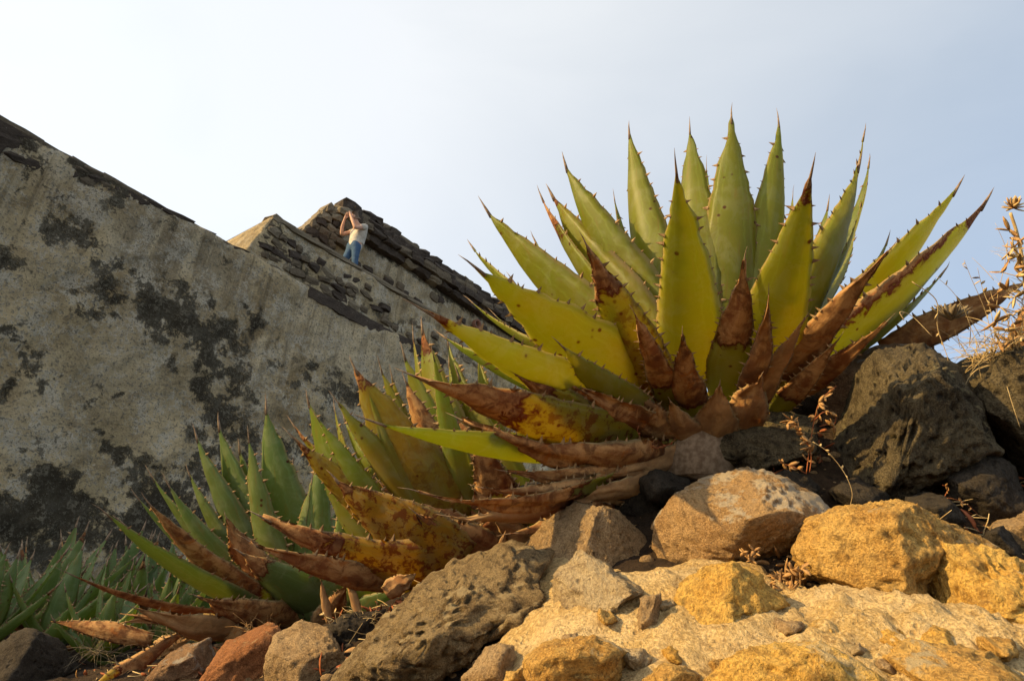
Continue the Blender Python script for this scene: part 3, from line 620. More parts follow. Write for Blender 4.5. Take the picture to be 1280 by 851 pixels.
# ------------------------------------------------------------------ agaves
WP = np.array([(0, .72), (.1, .86), (.2, .97), (.3, 1.0), (.45, .90), (.62, .69), (.78, .43), (.88, .22), (.94, .10), (1, .008)])
SEC = np.linspace(-1, 1, 9)
def leaf_mesh(parent, B, T, nab, width, mat, dry=0., yellow=.3, bend=.05, fold=.24, teeth=True, wrinkle=0., seed=0, pale=0., nr=26, spine=True, dside=0.):
    L = np.linalg.norm(T-B); u = (T-B)/L; sd_ = np.cross(u, nab)
    ts = np.linspace(0, 1, nr)**.9; wid = np.interp(ts, WP[:, 0], WP[:, 1])*width/2
    ctr = B + np.outer(ts, T-B) + np.outer(4*bend*ts*(1-ts)*L, nab)      # bows outward, tip rising
    rr = np.random.default_rng(seed+5); ph = rr.random()*50
    if dry >= .8 and pale == 0: pale = (0, .80, 0, .84, .88)[int(rr.random()*5)]
    cu = rr.normal(size=2); ctr = ctr + np.outer(wrinkle*.07*cu[0]*L*ts**2, sd_) + np.outer(wrinkle*.08*cu[1]*L*ts**2, nab)
    ctr = ctr + np.outer(.012*rr.normal()*L*np.sin(ts*3.1), sd_)
    V = []; tone = []; lcd = []
    ns = len(SEC); ring = []
    for i, t in enumerate(ts):
        w_ = wid[i]; tk = (.055*width*(1-t)**1.0 + .04*w_ + .0012)*(1-.6*min(1, wrinkle))
        for side in (1, -1):
            ss = SEC if side == 1 else SEC[::-1][1:-1]
            for s in ss:
                x = s*w_*(1-.12*fold); g = -fold*w_*abs(s)**1.7
                prof = max(0, 1-s*s)**.75
                off = g + (tk*prof if side == 1 else -.25*tk*prof + (.10*w_*max(0, 1-(s*1.6)**2)*0))
                p = ctr[i] + sd_*x + nab*off
                V.append(p); ring.append(0); lcd.append((s*w_, t*L, ph)); tone.append((t, s, side))
    V = np.array(V); tone = np.array(tone); m_ = 2*ns-2
    nz = fbm(V*7+ph, 3)
    V = V + nab*((.010+.05*wrinkle)*nz*width*1.6*(.15+.85*tone[:, :1].ravel()))[:, None]
    if wrinkle > 0:
        V = V + nab*(wrinkle*.17*width*fbm(np.stack([tone[:, 0]*3, tone[:, 1]*2.5, tone[:, 0]*0+ph], 1), 3)*(np.abs(tone[:, 1])+.3))[:, None]
        V = V + sd_*(wrinkle*.15*width*perlin(np.stack([tone[:, 0]*4, tone[:, 1], tone[:, 0]*0+ph+9], 1)))[:, None]
    edge = .10*width*perlin(np.stack([tone[:, 0]*13, np.sign(tone[:, 1]), tone[:, 0]*0+ph], 1))*np.abs(tone[:, 1])**4
    V = V + sd_*(edge*np.sign(tone[:, 1])*.5)[:, None]
    Fc = []
    for i in range(nr-1):
        for k in range(m_): Fc.append((i*m_+k, i*m_+(k+1) % m_, (i+1)*m_+(k+1) % m_, (i+1)*m_+k))
    Fc.append(tuple(range(m_))[::-1]); Fc.append(tuple((nr-1)*m_+k for k in range(m_)))
    o = mesh_obj('leaf', V, Fc, mat, parent)
    t = tone[:, 0]
    if dry >= 1: d = np.full(len(t), 1.0) - .35*(1-t)*(dry < 1.2)
    else:
        d = np.clip((t-(1-dry))/.10*.25+.45, 0, 1) if dry > 0 else np.zeros(len(t))
        d = np.maximum(d, np.clip((t-.965)/.03, 0, 1)*.6)
    if dside: d = np.maximum(d, np.clip(dside*tone[:, 1]*3.0-.45, 0, 1)*np.clip(4*t*(1-t), 0, 1))
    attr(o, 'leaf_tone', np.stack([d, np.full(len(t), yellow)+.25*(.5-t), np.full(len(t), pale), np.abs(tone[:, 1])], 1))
    attr(o, 'leaf_coord', np.array(lcd), 'FLOAT_VECTOR')
    org = parent['_o']
    if teeth:
        mb = MB(); step = max(.026, L/17); n = int(L*.8/step)
        for s in (-1, 1):
            for k in range(n):
                t = .14+.78*(k+.6*rr.random())/n; wv = np.interp(t, WP[:, 0], WP[:, 1])*width/2
                i = min(nr-2, int(np.searchsorted(ts, t))-1); a = (t-ts[i])/(ts[i+1]-ts[i])
                kk = 0 if s == -1 else ns-1
                p = V[i*m_+kk]*(1-a)+V[(i+1)*m_+kk]*a
                ln = (.006+.012*rr.random()**1.5)*min(1.3, L/.7+.35); dr = nrm(sd_*s + u*(.35*(rr.random()-.2)) - nab*.35)
                b_ = ln*.38
                mb.add([p-u*b_-dr*.003, p+u*b_-dr*.003, p+nab*b_*.6-dr*.003, p-nab*b_*.6-dr*.003, p+dr*ln], [(0, 2, 4), (2, 1, 4), (1, 3, 4), (3, 0, 4), (0, 3, 1, 2)])
        if mb.V:
            to = sub_obj('marginal_teeth', mb.V, mb.F, M['tooth'], o, org, False); to['kind'] = 'stuff'
    if spine:
        e = V[(nr-2)*m_:(nr-1)*m_].mean(0); tip = V[-m_:].mean(0); dr = nrm(tip-e); ln = .034*min(1.4, L/.7+.2)
        r0 = max(.0012, wid[-3]*.36)
        Vt, Ft = tube([tip-dr*ln*.8, tip, tip+dr*ln*.6, tip+dr*ln*1.25+rr.normal(size=3)*.002], [r0, r0*.7, r0*.4, .0003], 6)
        sub_obj('terminal_spine', Vt, Ft, M['spine'], o, org)
    return o
WS = 1.07
def solve_tip(B, px, py, L, far):
    r = ray(px, py); b0 = CAM-B
    a = r @ r; b = 2*(r @ b0); c = b0 @ b0 - L*L; D = b*b-4*a*c
    t = -b/(2*a) if D < 0 else (-b+(1 if far else -1)*math.sqrt(D))/(2*a)
    return CAM + r*t
def agave_leaf(root, core_dep, axis, spec, defL, mat, seed):
    tx, ty, bx, by, wpx, far = spec[:6]; kw = dict(spec[6]) if len(spec) > 6 else {}
    L = kw.pop('L', defL); tw = kw.pop('twist', 0); mat = M[kw.pop('mat')] if 'mat' in kw else mat
    dB = core_dep + .07*far + kw.pop('db', 0)
    B = P(bx, by, dB); T = solve_tip(B, tx, ty, L, far > 0)
    u = nrm(T-B); r = T-B - ((T-B) @ axis)*axis
    r = nrm(r) if np.linalg.norm(r) > .05 else nrm(ray(bx, by)*(1 if far > 0 else -1)*np.array([1, 1, 0]))
    nab = nrm(r*(u @ axis) - axis*(u @ r)); 
    if tw:
        a = radians(tw); nab = nab*cos(a) + np.cross(u, nab)*sin(a)
    mid = (B+T)/2; vd = nrm(mid-CAM)
    roll_ = kw.pop('roll', 1.1)
    if far < 0:                                          # old outer leaves roll their backs outward
        vp_ = -(vd-(vd @ u)*u); nab = nrm(nab + roll_*nrm(vp_))
    sdv = np.cross(u, nab); ap = np.linalg.norm(sdv-(sdv @ vd)*vd)
    width = wpx*WS*((mid-CAM) @ cF)/FPX/max(.62, ap)
    return leaf_mesh(root, B, T, nab, width, mat, seed=seed, **kw)

# main agave: (tip x, tip y, base x, base y, width in pixels, +1 leans away / -1 leans towards us, options)
BIG = [
 (607,262,800,470,62,1,dict(yellow=.35,fold=.5,L=.84)), (590,308,760,450,44,1,dict(L=.82)), (594,334,815,500,92,-1,dict(yellow=.32,dside=-.25,L=.80,bend=.03)),
 (676,245,815,450,40,1,dict(dry=.25)), (690,242,825,450,66,1,dict(yellow=.5,dry=.06,fold=.5,dside=-.2)), (706,205,835,440,60,1,dict(fold=.5)),
 (787,165,835,440,60,1,dict(fold=.45,yellow=.3,L=.9)), (768,247,825,420,26,1,dict(L=.7,fold=.5)), (862,160,872,430,58,1,dict(L=.88)), (883,207,890,420,30,1,dict(L=.85)),
 (845,212,862,480,82,-1,dict(yellow=.42,L=.78,bend=.02)), (914,145,900,450,72,1,dict(yellow=.30,L=.92)), (973,150,930,440,54,1,dict(L=.92,fold=.4)),
 (1014,217,940,480,84,-1,dict(yellow=.5,L=.80,dry=.05)), (1074,205,965,460,72,1,dict(L=.85,dry=.03,yellow=.3)), (1080,168,975,430,40,1,dict(L=.95)), (1086,203,985,430,40,1,dict(L=.95,db=.1)),
 (991,242,950,420,26,1,dict(L=.8)), (1070,276,980,440,34,1,dict(L=.9,db=.1)),
 (1080,303,955,490,44,-1,dict(dry=.86,L=.62,wrinkle=.6,yellow=.6)), (1196,234,990,465,66,1,dict(L=.85,dside=.25,yellow=.2)), (1233,252,985,485,74,1,dict(L=.9,dside=-.4,dry=.1,yellow=.1,db=-.05)), (1180,339,1000,480,44,1,dict(L=.75)),
 (733,308,830,510,70,-1,dict(dry=.24,yellow=.75,L=.66,wrinkle=.25)), (788,390,845,515,38,-1,dict(dry=.68,L=.5,wrinkle=.6,yellow=.4)), (850,413,868,525,46,-1,dict(dry=.75,L=.42,wrinkle=.5)),
 (927,322,905,500,58,-1,dict(dry=.52,L=.55,wrinkle=.45,yellow=.3)), (983,367,925,510,32,-1,dict(dry=1,L=.52,wrinkle=.7)), (1000,395,935,520,34,-1,dict(dry=.8,L=.45,wrinkle=.5)), (1092,398,985,500,32,-1,dict(dry=1,L=.45,wrinkle=.6)), (1050,420,960,520,30,-1,dict(dry=.7,L=.4,wrinkle=.5)),
 (527,386,790,520,68,-1,dict(yellow=.38,fold=.5,dry=.05,L=.9,bend=.04)), (553,420,770,520,50,1,dict(yellow=.1,L=.8)), (588,376,760,470,30,1,dict(L=.8,db=.12)), (617,392,760,470,26,1,dict(L=.75,db=.15)),
 (645,457,800,560,60,-1,dict(dry=.22,yellow=.75,L=.6,wrinkle=.3)), (706,482,835,545,48,-1,dict(dry=1,L=.5,wrinkle=.9)), (530,463,800,565,76,-1,dict(dry=.36,yellow=.78,L=.85,wrinkle=.25)), 
 (467,526,790,566,52,-1,dict(yellow=.12,L=.88,bend=.05,fold=.45,roll=.35)), (640,580,830,575,38,-1,dict(dry=.62,L=.56,wrinkle=.6,bend=.1,yellow=.3)), (600,612,800,590,36,-1,dict(dry=1,L=.6,wrinkle=.8,bend=.1)), (720,628,830,590,40,-1,dict(dry=1.2,L=.38,wrinkle=.8,bend=.1)), (720,330,830,480,40,1,dict(L=.7)), (668,300,815,470,40,1,dict(L=.78)), (640,350,800,480,44,1,dict(L=.78)), (900,230,890,440,40,1,dict(L=.8)), (1000,300,945,450,44,1,dict(L=.75)), (700,430,815,530,56,-1,dict(L=.55,yellow=.45)), (748,290,835,450,36,1,dict(L=.74)), (815,290,850,450,36,1,dict(L=.72)), (1035,255,960,450,44,1,dict(L=.8)), (1110,300,985,460,44,1,dict(L=.75)), (1140,300,990,470,40,1,dict(L=.8)), (650,380,800,480,50,1,dict(L=.75)),(825,300,850,450,50,1,dict(L=.7)),(940,300,920,450,50,1,dict(L=.7)), (582,560,850,560,46,-1,dict(dry=.86,L=.75,wrinkle=.8,bend=.1,roll=.7)), (520,627,800,585,40,-1,dict(dry=.62,L=.82,wrinkle=.7,bend=.08,roll=.7,yellow=.3)), (570,648,760,610,36,-1,dict(dry=1.2,L=.55,wrinkle=.7,pale=.95,bend=.1)), (640,668,800,600,44,-1,dict(dry=1,L=.5,wrinkle=.5,bend=.1)),
 (790,500,850,560,50,-1,dict(dry=1,L=.28,wrinkle=.5)), (835,500,868,565,52,-1,dict(dry=1,L=.26,wrinkle=.5)), (900,480,890,560,60,-1,dict(dry=1.2,L=.3,wrinkle=.5)), (950,470,915,550,60,-1,dict(dry=1.2,L=.32,wrinkle=.5)), (760,590,860,575,44,-1,dict(dry=1.2,L=.32,wrinkle=.6)),
]
def agave(name_label, base, core_dep, specs, defL, mat, axis, group, seed0):
    c = P(base[0], base[1], core_dep); z = gz(c[0], c[1]); root = thing('agave', name_label, 'agave', (c[0], c[1], z), group)
    # fibrous core the leaves grow from
    top = P(base[0], base[1], core_dep); bot = np.array([c[0], c[1], z-.06])
    hh = max(.12, top[2]-bot[2]+.12)
    V, Fc = tube([bot, bot+[0, 0, hh*.4], bot+[0, 0, hh*.8], bot+[0, 0, hh*1.1]], [.12*defL/.8, .13*defL/.8, .10*defL/.8, .02], 14)
    mesh_obj('core', V, Fc, M['spine'], root)
    for i, s in enumerate(specs): agave_leaf(root, core_dep, nrm(axis), s, defL, mat, seed0+i)
    return root
agave('largest agave with broad sunlit yellow green leaves and brown withered tips, rooted above the boulders', (870,535), 2.28, BIG, .82, M['leaf'], [.05, -.02, 1], 'agaves on the slope', 1000)
MID = [
 (528,409,585,640,58,1,dict(dry=.12,yellow=.3,L=.75)), (516,419,575,640,30,1,dict(L=.75,dry=.06)), (506,474,580,640,46,-1,dict(dry=.6,L=.5)), (476,459,560,650,34,1,dict(yellow=.35,L=.62,fold=.45)),
 (443,459,565,660,82,-1,dict(yellow=.62,dry=.08,L=.64,dside=.15)), (421,501,555,670,44,-1,dict(yellow=.42,L=.62,fold=.5,bend=.04)), (493,548,575,680,60,-1,dict(dry=.7,L=.42,wrinkle=.3,pale=.8)), (500,590,590,700,42,-1,dict(dry=1,L=.38,wrinkle=.5,pale=.75)),
 (540,560,640,680,56,-1,dict(dry=.55,L=.4,wrinkle=.4,yellow=.4)), (590,540,640,660,56,-1,dict(dry=.6,L=.42,wrinkle=.4,yellow=.3)), (365,546,540,690,50,-1,dict(yellow=.75,dry=.10,L=.66,wrinkle=.2,db=.06)), (367,532,520,680,50,1,dict(dry=.12,L=.66)), (420,595,575,705,78,-1,dict(yellow=1.0,dry=.10,L=.5,wrinkle=.25,db=-.10)),
 (327,648,605,722,62,-1,dict(dry=.30,yellow=1.05,L=.72,wrinkle=.3,bend=.08,roll=.7)), (318,678,520,730,40,-1,dict(dry=.8,L=.62,wrinkle=.5,bend=.06,yellow=.6)), (386,500,470,700,46,1,dict(L=.66,yellow=.1)), (418,510,480,690,30,1,dict(L=.6)), (640,610,620,690,60,-1,dict(dry=1,L=.3,wrinkle=.5)),
 (600,610,650,690,46,-1,dict(dry=1,L=.3,wrinkle=.7)), (505,442,600,640,44,1,dict(L=.66,yellow=.2)), (480,498,650,690,46,1,dict(L=.6,yellow=.45,dry=.1)), (560,428,620,620,44,1,dict(L=.64,yellow=.2)), (598,440,640,620,46,1,dict(L=.6,yellow=.3)), (540,500,650,680,48,1,dict(L=.5,yellow=.4,dry=.15)), (572,468,660,660,50,1,dict(L=.52,yellow=.3)), (620,500,660,640,50,1,dict(L=.5,yellow=.3)), (410,545,560,700,44,1,dict(L=.6,yellow=.3)), (395,520,505,690,34,-1,dict(L=0.58,yellow=0.10,fold=0.30)), (430,522,520,690,34,1,dict(L=0.60,yellow=0.20,fold=0.40)), (458,482,540,680,36,-1,dict(L=0.62,yellow=0.30,fold=0.50)), (490,470,560,670,34,1,dict(L=0.58,yellow=0.40,fold=0.30)), (541,442,590,640,34,-1,dict(L=0.60,yellow=0.10,fold=0.40)), (562,452,600,640,36,1,dict(L=0.62,yellow=0.20,fold=0.50)),  (470,520,540,680,40,1,dict(L=0.60,yellow=0.40,fold=0.40)), (560,600,640,700,56,-1,dict(dry=.6,L=.36,wrinkle=.5,yellow=.6)), (610,640,690,690,40,-1,dict(dry=1,L=.34,wrinkle=.7)), (570,520,630,660,64,-1,dict(dry=.5,L=.42,yellow=.2)), (480,600,600,700,60,-1,dict(dry=.85,L=.42,wrinkle=.3)), (455,500,540,690,40,1,dict(L=.55,yellow=.1)), (405,560,500,700,50,1,dict(L=.55,yellow=.05)), (535,470,590,650,50,1,dict(L=.6,yellow=.1)), (520,640,630,700,50,-1,dict(dry=1,L=.4,wrinkle=.5)), (625,560,620,680,40,1,dict(L=.4,yellow=.3)), (555,480,600,650,50,1,dict(L=.6,yellow=.2)), (470,560,560,690,50,1,dict(L=.5,yellow=.1)),
]
agave('middle agave with orange spotted and brown blotched leaves below the largest agave', (575,690), 2.52, MID, .62, M['leaf_mid'], [-.05, 0, 1], 'agaves on the slope', 2000)
LOW = [
 (274,530,350,745,56,1,dict(L=.72,yellow=.1)), (210,604,325,750,30,-1,dict(L=0.64,yellow=0.05,fold=0.30,roll=.4)), (255,578,335,745,32,1,dict(L=0.67,yellow=0.12,fold=0.40,roll=.4)), (292,592,345,745,32,1,dict(L=0.70,yellow=0.19,fold=0.50,roll=.4)), (311,545,355,740,34,-1,dict(L=0.64,yellow=0.26,fold=0.30,roll=.4)), (346,562,365,740,34,1,dict(L=0.67,yellow=0.05,fold=0.40,roll=.4)), (366,580,375,745,32,1,dict(L=0.70,yellow=0.12,fold=0.50,roll=.4)), (402,545,400,745,34,-1,dict(L=0.64,yellow=0.19,fold=0.30,roll=.4)), (152,652,320,760,30,1,dict(L=0.67,yellow=0.26,fold=0.40,roll=.4)), (172,622,322,755,28,1,dict(L=0.70,yellow=0.05,fold=0.50,roll=.4)), (440,585,420,750,36,-1,dict(L=0.64,yellow=0.12,fold=0.30,roll=.4)), (225,640,330,755,32,1,dict(L=0.67,yellow=0.19,fold=0.40,roll=.4)), (245,544,335,745,44,1,dict(L=.72,fold=.45,yellow=.15)), (333,508,375,740,60,1,dict(L=.76,fold=.5,yellow=.2)), (190,594,320,750,34,1,dict(L=.72)), (236,591,325,750,34,1,dict(L=.66,fold=.4)),
 (186,628,340,760,38,-1,dict(dry=.8,L=.74,roll=.3)), (131,641,330,765,36,-1,dict(L=.85,yellow=0,roll=.2)), (87,717,320,770,24,-1,dict(dry=.9,L=.85,roll=.2)), (285,646,360,760,44,-1,dict(dry=.85,L=.5,wrinkle=.6,roll=.4)), (300,560,350,740,46,1,dict(L=.66)),
 (300,690,420,765,56,-1,dict(dry=.25,L=.5,yellow=.1)), (470,700,440,775,56,-1,dict(L=.4)), (500,735,430,780,44,-1,dict(L=.4,yellow=.1)), (360,700,410,780,60,-1,dict(L=.35,yellow=.1)), (445,640,430,770,56,1,dict(L=.45)), (250,740,370,780,46,-1,dict(dry=1,L=.5,wrinkle=.5)), (165,765,330,785,40,-1,dict(dry=1.2,L=.6,wrinkle=.6,pale=.9,bend=.12)), (420,640,380,750,50,1,dict(L=.5)), (390,600,385,750,40,-1,dict(L=.5,yellow=.3)), (450,690,395,770,50,-1,dict(L=.4)), (210,690,330,765,44,1,dict(L=.6)), (360,590,365,750,50,1,dict(L=.6)), (435,730,400,790,40,-1,dict(dry=1.2,L=.4,wrinkle=.5)), (400,700,390,775,46,-1,dict(L=.32,yellow=.2)),
]
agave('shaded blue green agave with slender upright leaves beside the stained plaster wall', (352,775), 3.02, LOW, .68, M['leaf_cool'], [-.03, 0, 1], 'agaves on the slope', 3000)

def small_agave(x, y, L, n, seed, label):
    rr = np.random.default_rng(seed); z = gz(x, y)
    root = thing('agave', label, 'agave', (x, y, z), 'small agaves along the foot of the wall')
    a0 = rr.random()*6.3
    for k in range(n):
        az = a0 + k*2.4 + .2*rr.normal(); el = radians(14+70*(k/n)**.9+6*rr.normal()); l = L*(.75+.3*rr.random())*(1 if k > 2 else .8)
        r = np.array([cos(az), sin(az), 0]); u = r*cos(el)+np.array([0, 0, 1])*sin(el); nab = r*sin(el)-np.array([0, 0, 1])*cos(el)
        B = np.array([x, y, z+.02+.10*L*k/n]) + r*.05*L*(1-k/n); dry = 1.0 if (k < 3 and rr.random() < .7) else (.12 if rr.random() < .2 else 0)
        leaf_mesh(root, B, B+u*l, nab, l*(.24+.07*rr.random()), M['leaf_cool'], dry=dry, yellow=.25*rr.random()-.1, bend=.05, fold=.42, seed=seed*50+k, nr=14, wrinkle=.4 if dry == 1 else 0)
    return root
for i, (px_, dist, L, n, lab) in enumerate([
  (-25,4.1,.50,14,'small green agave at the end of the row farthest from the slender leaved agave'),(40,4.6,.56,14,'small agave behind the dark grey boulder, tight against the wall'),(62,4.15,.46,13,'small agave with arching leaves just above the dark grey boulder'),(118,4.9,.60,15,'small agave with tall narrow leaves under a dark wall stain'),
  (128,3.85,.40,13,'low spreading agave in front of the wall side row'),(172,4.7,.60,15,'upright pale green agave pressed near the wall foot'),(205,3.9,.45,13,'small agave half hidden by the slender leaved agave'),(232,4.9,.64,15,'agave peeking out behind the slender leaved agave by the wall'),(290,5.2,.55,13,'small agave hidden deepest behind the slender leaves')]):
    r = ray(px_, 800); h = nrm(r*np.array([1, 1, 0]))*dist
    small_agave(h[0], h[1], L, n, 60+i, lab)

# ------------------------------------------------------------------ person on the ledge
def skin_mat(): return simple_mat('skin', (.52, .30, .20), (.46, .25, .16), 12, .6, .3, .05)
M['skin'] = skin_mat(); M['shirt'] = simple_mat('shirt', (.50, .46, .39), (.38, .345, .28), 16, .9, .1, .4); M['jeans'] = simple_mat('jeans', (.06, .105, .175), (.04, .075, .13), 14, .9, .1, .4)
M['hair'] = simple_mat('hair', (.16, .10, .06), (.10, .065, .04), 60, .7)
r_ = ray(436, 338); t_ = -(DIST+.72)/(WN @ r_); u_p = ((CAM+r_*t_-CAM) @ WD)
feet = wall_pt(u_p, Z2+.03, .72) + np.array([0, 0, CAM[2]])
person = thing('person', 'person in white shirt and blue jeans on the pyramid ledge, hands raised to face', 'person', feet)
PS = .88
def LP(a, o, z): return feet + PS*(WD*a + WN*o + np.array([0, 0, z]))
def skin_obj(name, nodes, edges, mat, parent, lv=2):
    """nodes: name -> (a, out, z, radius)"""
    ks = list(nodes); me = bpy.data.meshes.new(name)
    org = np.array(person['_o'])
    me.from_pydata([(LP(*nodes[k][:3])-org).tolist() for k in ks], [(ks.index(a), ks.index(b)) for a, b in edges], [])
    o = bpy.data.objects.new(name, me); COL.objects.link(o); o.parent = parent; me.materials.append(mat)
    md = o.modifiers.new('skin', 'SKIN'); md.use_smooth_shade = True
    if not me.skin_vertices: me.skin_vertices.new()
    for i, k in enumerate(ks):
        r = nodes[k][3]; d = me.skin_vertices[0].data[i]; d.radius = tuple(PS*k for k in r) if isinstance(r, tuple) else (r*PS, r*PS); d.use_root = (i == 0)
    sb = o.modifiers.new('sub', 'SUBSURF'); sb.levels = lv; sb.render_levels = lv
    return o
B_ = {'pel': (0, 0, .88, .14), 'bel': (.05, 0, 1.06, .13), 'che': (.08, 0, 1.28, .155), 'nec': (-.05, 0, 1.44, .06), 'hd1': (-.14, .0, 1.51, .075), 'hd2': (-.19, .0, 1.60, .095), 'hd3': (-.20, 0, 1.67, .07), 'nos': (-.295, 0, 1.575, .018), 'chn': (-.24, 0, 1.50, .03)}
Eb = [('pel', 'bel'), ('bel', 'che'), ('che', 'nec'), ('nec', 'hd1'), ('hd1', 'hd2'), ('hd2', 'hd3'), ('hd2', 'nos'), ('hd1', 'chn')]
for sgn, t in ((1, 'r'), (-1, 'l')):
    B_.update({'sh'+t: (.04, .19*sgn, 1.37, .065), 'el'+t: (-.24, .25*sgn, 1.15, .045), 'fo'+t: (-.30, .19*sgn, 1.32, .04), 'wr'+t: (-.33, .12*sgn, 1.46, .028), 'pa'+t: (-.335, .085*sgn, 1.53, .034)})
    Eb += [('che', 'sh'+t), ('sh'+t, 'el'+t), ('el'+t, 'fo'+t), ('fo'+t, 'wr'+t), ('wr'+t, 'pa'+t)]
    for k in range(4):
        ln = (.07, .08, .075, .06)[k]; f1, f2 = 'f%d%s' % (k, t), 'g%d%s' % (k, t)
        B_[f1] = (-.36+.024*k, .07*sgn, 1.57+.006*k, .010); B_[f2] = (-.355+.026*k, .035*sgn, 1.57+ln, .008)
        Eb += [('pa'+t, f1), (f1, f2)]
    B_['th'+t] = (-.31, .055*sgn, 1.51, .011); B_['ti'+t] = (-.30, .035*sgn, 1.55, .009); Eb += [('pa'+t, 'th'+t), ('th'+t, 'ti'+t)]
    B_.update({'hp'+t: (0, .10*sgn, .82, .095), 'kn'+t: (-.04+.06*sgn, .12*sgn, .47, .06), 'an'+t: (.02+.06*sgn, .13*sgn, .08, .04), 'to'+t: (-.14+.06*sgn, .14*sgn, .03, .03)})
    Eb += [('pel', 'hp'+t), ('hp'+t, 'kn'+t), ('kn'+t, 'an'+t), ('an'+t, 'to'+t)]
skin_obj('body', B_, Eb, M['skin'], person)
J = {'pel': (.0, 0, .90, (.165, .185)), 'top': (.02, 0, 1.0, (.15, .175))}; Ej = [('pel', 'top')]
for sgn, t in ((1, 'r'), (-1, 'l')):
    J.update({'hp'+t: (0, .10*sgn, .80, .115), 'mi'+t: (-.02+.03*sgn, .11*sgn, .62, .095), 'kn'+t: (-.04+.06*sgn, .12*sgn, .47, .08), 'an'+t: (.02+.06*sgn, .13*sgn, .10, .07)})
    Ej += [('pel', 'hp'+t), ('hp'+t, 'mi'+t), ('mi'+t, 'kn'+t), ('kn'+t, 'an'+t)]
skin_obj('jeans', J, Ej, M['jeans'], person)
T_ = {'che': (.085, 0, 1.27, (.185, .20)), 'bel': (.055, 0, 1.06, (.17, .19)), 'hem': (.045, 0, .95, (.185, .205)), 'he2': (.04, 0, .86, (.19, .21)), 'tail': (.16, .1, .84, .07), 'upp': (.03, 0, 1.40, (.11, .13)), 'slr': (.04, .20, 1.37, .09), 'cur': (-.09, .24, 1.27, .08), 'sll': (.04, -.20, 1.37, .09), 'cul': (-.09, -.24, 1.27, .08)}
skin_obj('shirt', T_, [('che', 'bel'), ('bel', 'hem'), ('hem', 'he2'), ('he2', 'tail'), ('che', 'upp'), ('che', 'slr'), ('slr', 'cur'), ('che', 'sll'), ('sll', 'cul')], M['shirt'], person)
skin_obj('hair', {'a': (-.155, 0, 1.635, .092), 'b': (-.125, 0, 1.57, .075), 'c': (-.185, 0, 1.675, .07)}, [('a', 'b'), ('a', 'c')], M['hair'], person)

# ------------------------------------------------------------------ dry plants, litter, pebbles
M['straw'] = simple_mat('straw', (.52, .40, .20), (.40, .27, .12), 40, .7, .2)
M['drydark'] = simple_mat('dry_dark', (.13, .10, .065), (.22, .17, .10), 50, .8, .2)
M['dryred'] = simple_mat('dry_red', (.32, .10, .035), (.22, .065, .025), 50, .7, .2)
M['drybrown'] = simple_mat('dry_brown', (.27, .14, .05), (.40, .24, .10), 40, .75, .2)
RR = np.random.default_rng(77)
def blade(p, d, n, L, W, curl=.2, seg=5):
    """a small solid dry leaf from p along d, facing n"""
    d = nrm(d); s = nrm(np.cross(d, n)); n = np.cross(s, d); V = []; Fc = []
    for i in range(seg+1):
        t = i/seg; w_ = W*math.sin(pi*min(.97, .12+.85*t))**.8/2; c = p+d*L*t+n*curl*L*t*t
        V += [c-s*w_+n*w_*.4, c-n*W*.08, c+s*w_+n*w_*.4, c+n*W*.06]
    for i in range(seg):
        for k in range(4): Fc.append((i*4+k, i*4+(k+1) % 4, i*4+4+(k+1) % 4, i*4+4+k))
    Fc += [(3, 2, 1, 0), tuple(seg*4+k for k in range(4))]
    return V, Fc
VB = -cF
def dead_leaf(label, tip, base, dep_t, dep_b, wpx, seed, **kw):
    B = P(*base, dep_b); T = P(*tip, dep_t); root = thing('dead_leaf', label, 'dead leaf', B, 'dead agave leaves on the ground')
    u = nrm(T-B); nab = nrm(kw.pop('face', -ray(*tip)*.7 + np.array([0, 0, -.3]))); nab = nrm(nab-(nab @ u)*u)
    k = dict(dry=1.2, wrinkle=.5, teeth=True, spine=False, mat=M['leaf']); k.update(kw)
    leaf_mesh(root, B, T, nab, wpx*dep_b/FPX, seed=seed, **k); return root
dead_leaf('dark withered agave leaf lying across the rocks beside the dry stalk', (1290,345), (1105,440), 2.35, 2.5, 46, 501, bend=.03)
dead_leaf('upright tan curled leaf stub next to the dry flower stalk', (1292,352), (1276,462), 2.15, 2.2, 40, 502, wrinkle=.6)
dead_leaf('long orange brown fallen leaf sloping into the shade below the slender agave', (236,788), (120,868), 2.75, 2.35, 34, 503, dry=.75, yellow=1.0, bend=-.02)
dead_leaf('short pale folded leaf on the litter below the slender agave', (238,796), (196,812), 2.72, 2.74, 30, 504, pale=1.0, teeth=False)
dead_leaf('bleached tan leaf strip bent over the litter', (150,776), (262,772), 2.78, 2.85, 22, 505, pale=1.0, bend=-.10)
dead_leaf('brown narrow leaf hanging over the flat dark stone', (150,768), (330,800), 2.8, 2.7, 24, 506, bend=-.05)
dead_leaf('thin brown dead leaf standing upright in front of the spotted agave', (434,708), (450,772), 2.35, 2.3, 12, 507, teeth=False)
dead_leaf('small tan pointed leaf upright beside the angular tan stone', (632,662), (624,692), 2.05, 2.08, 10, 508, teeth=False, pale=.9)
dead_leaf('reddish dead leaf poking out of the litter below the spotted agave', (400,722), (412,778), 2.4, 2.38, 12, 509, teeth=False)
dead_leaf('grey brown dead leaf flat on the soil by the dark boulder', (60,772), (190,800), 2.95, 2.9, 26, 510)
dead_leaf('broad brown leaf curled over the grey jagged rock', (520,716), (482,742), 2.12, 2.12, 30, 511, teeth=False, wrinkle=.8)

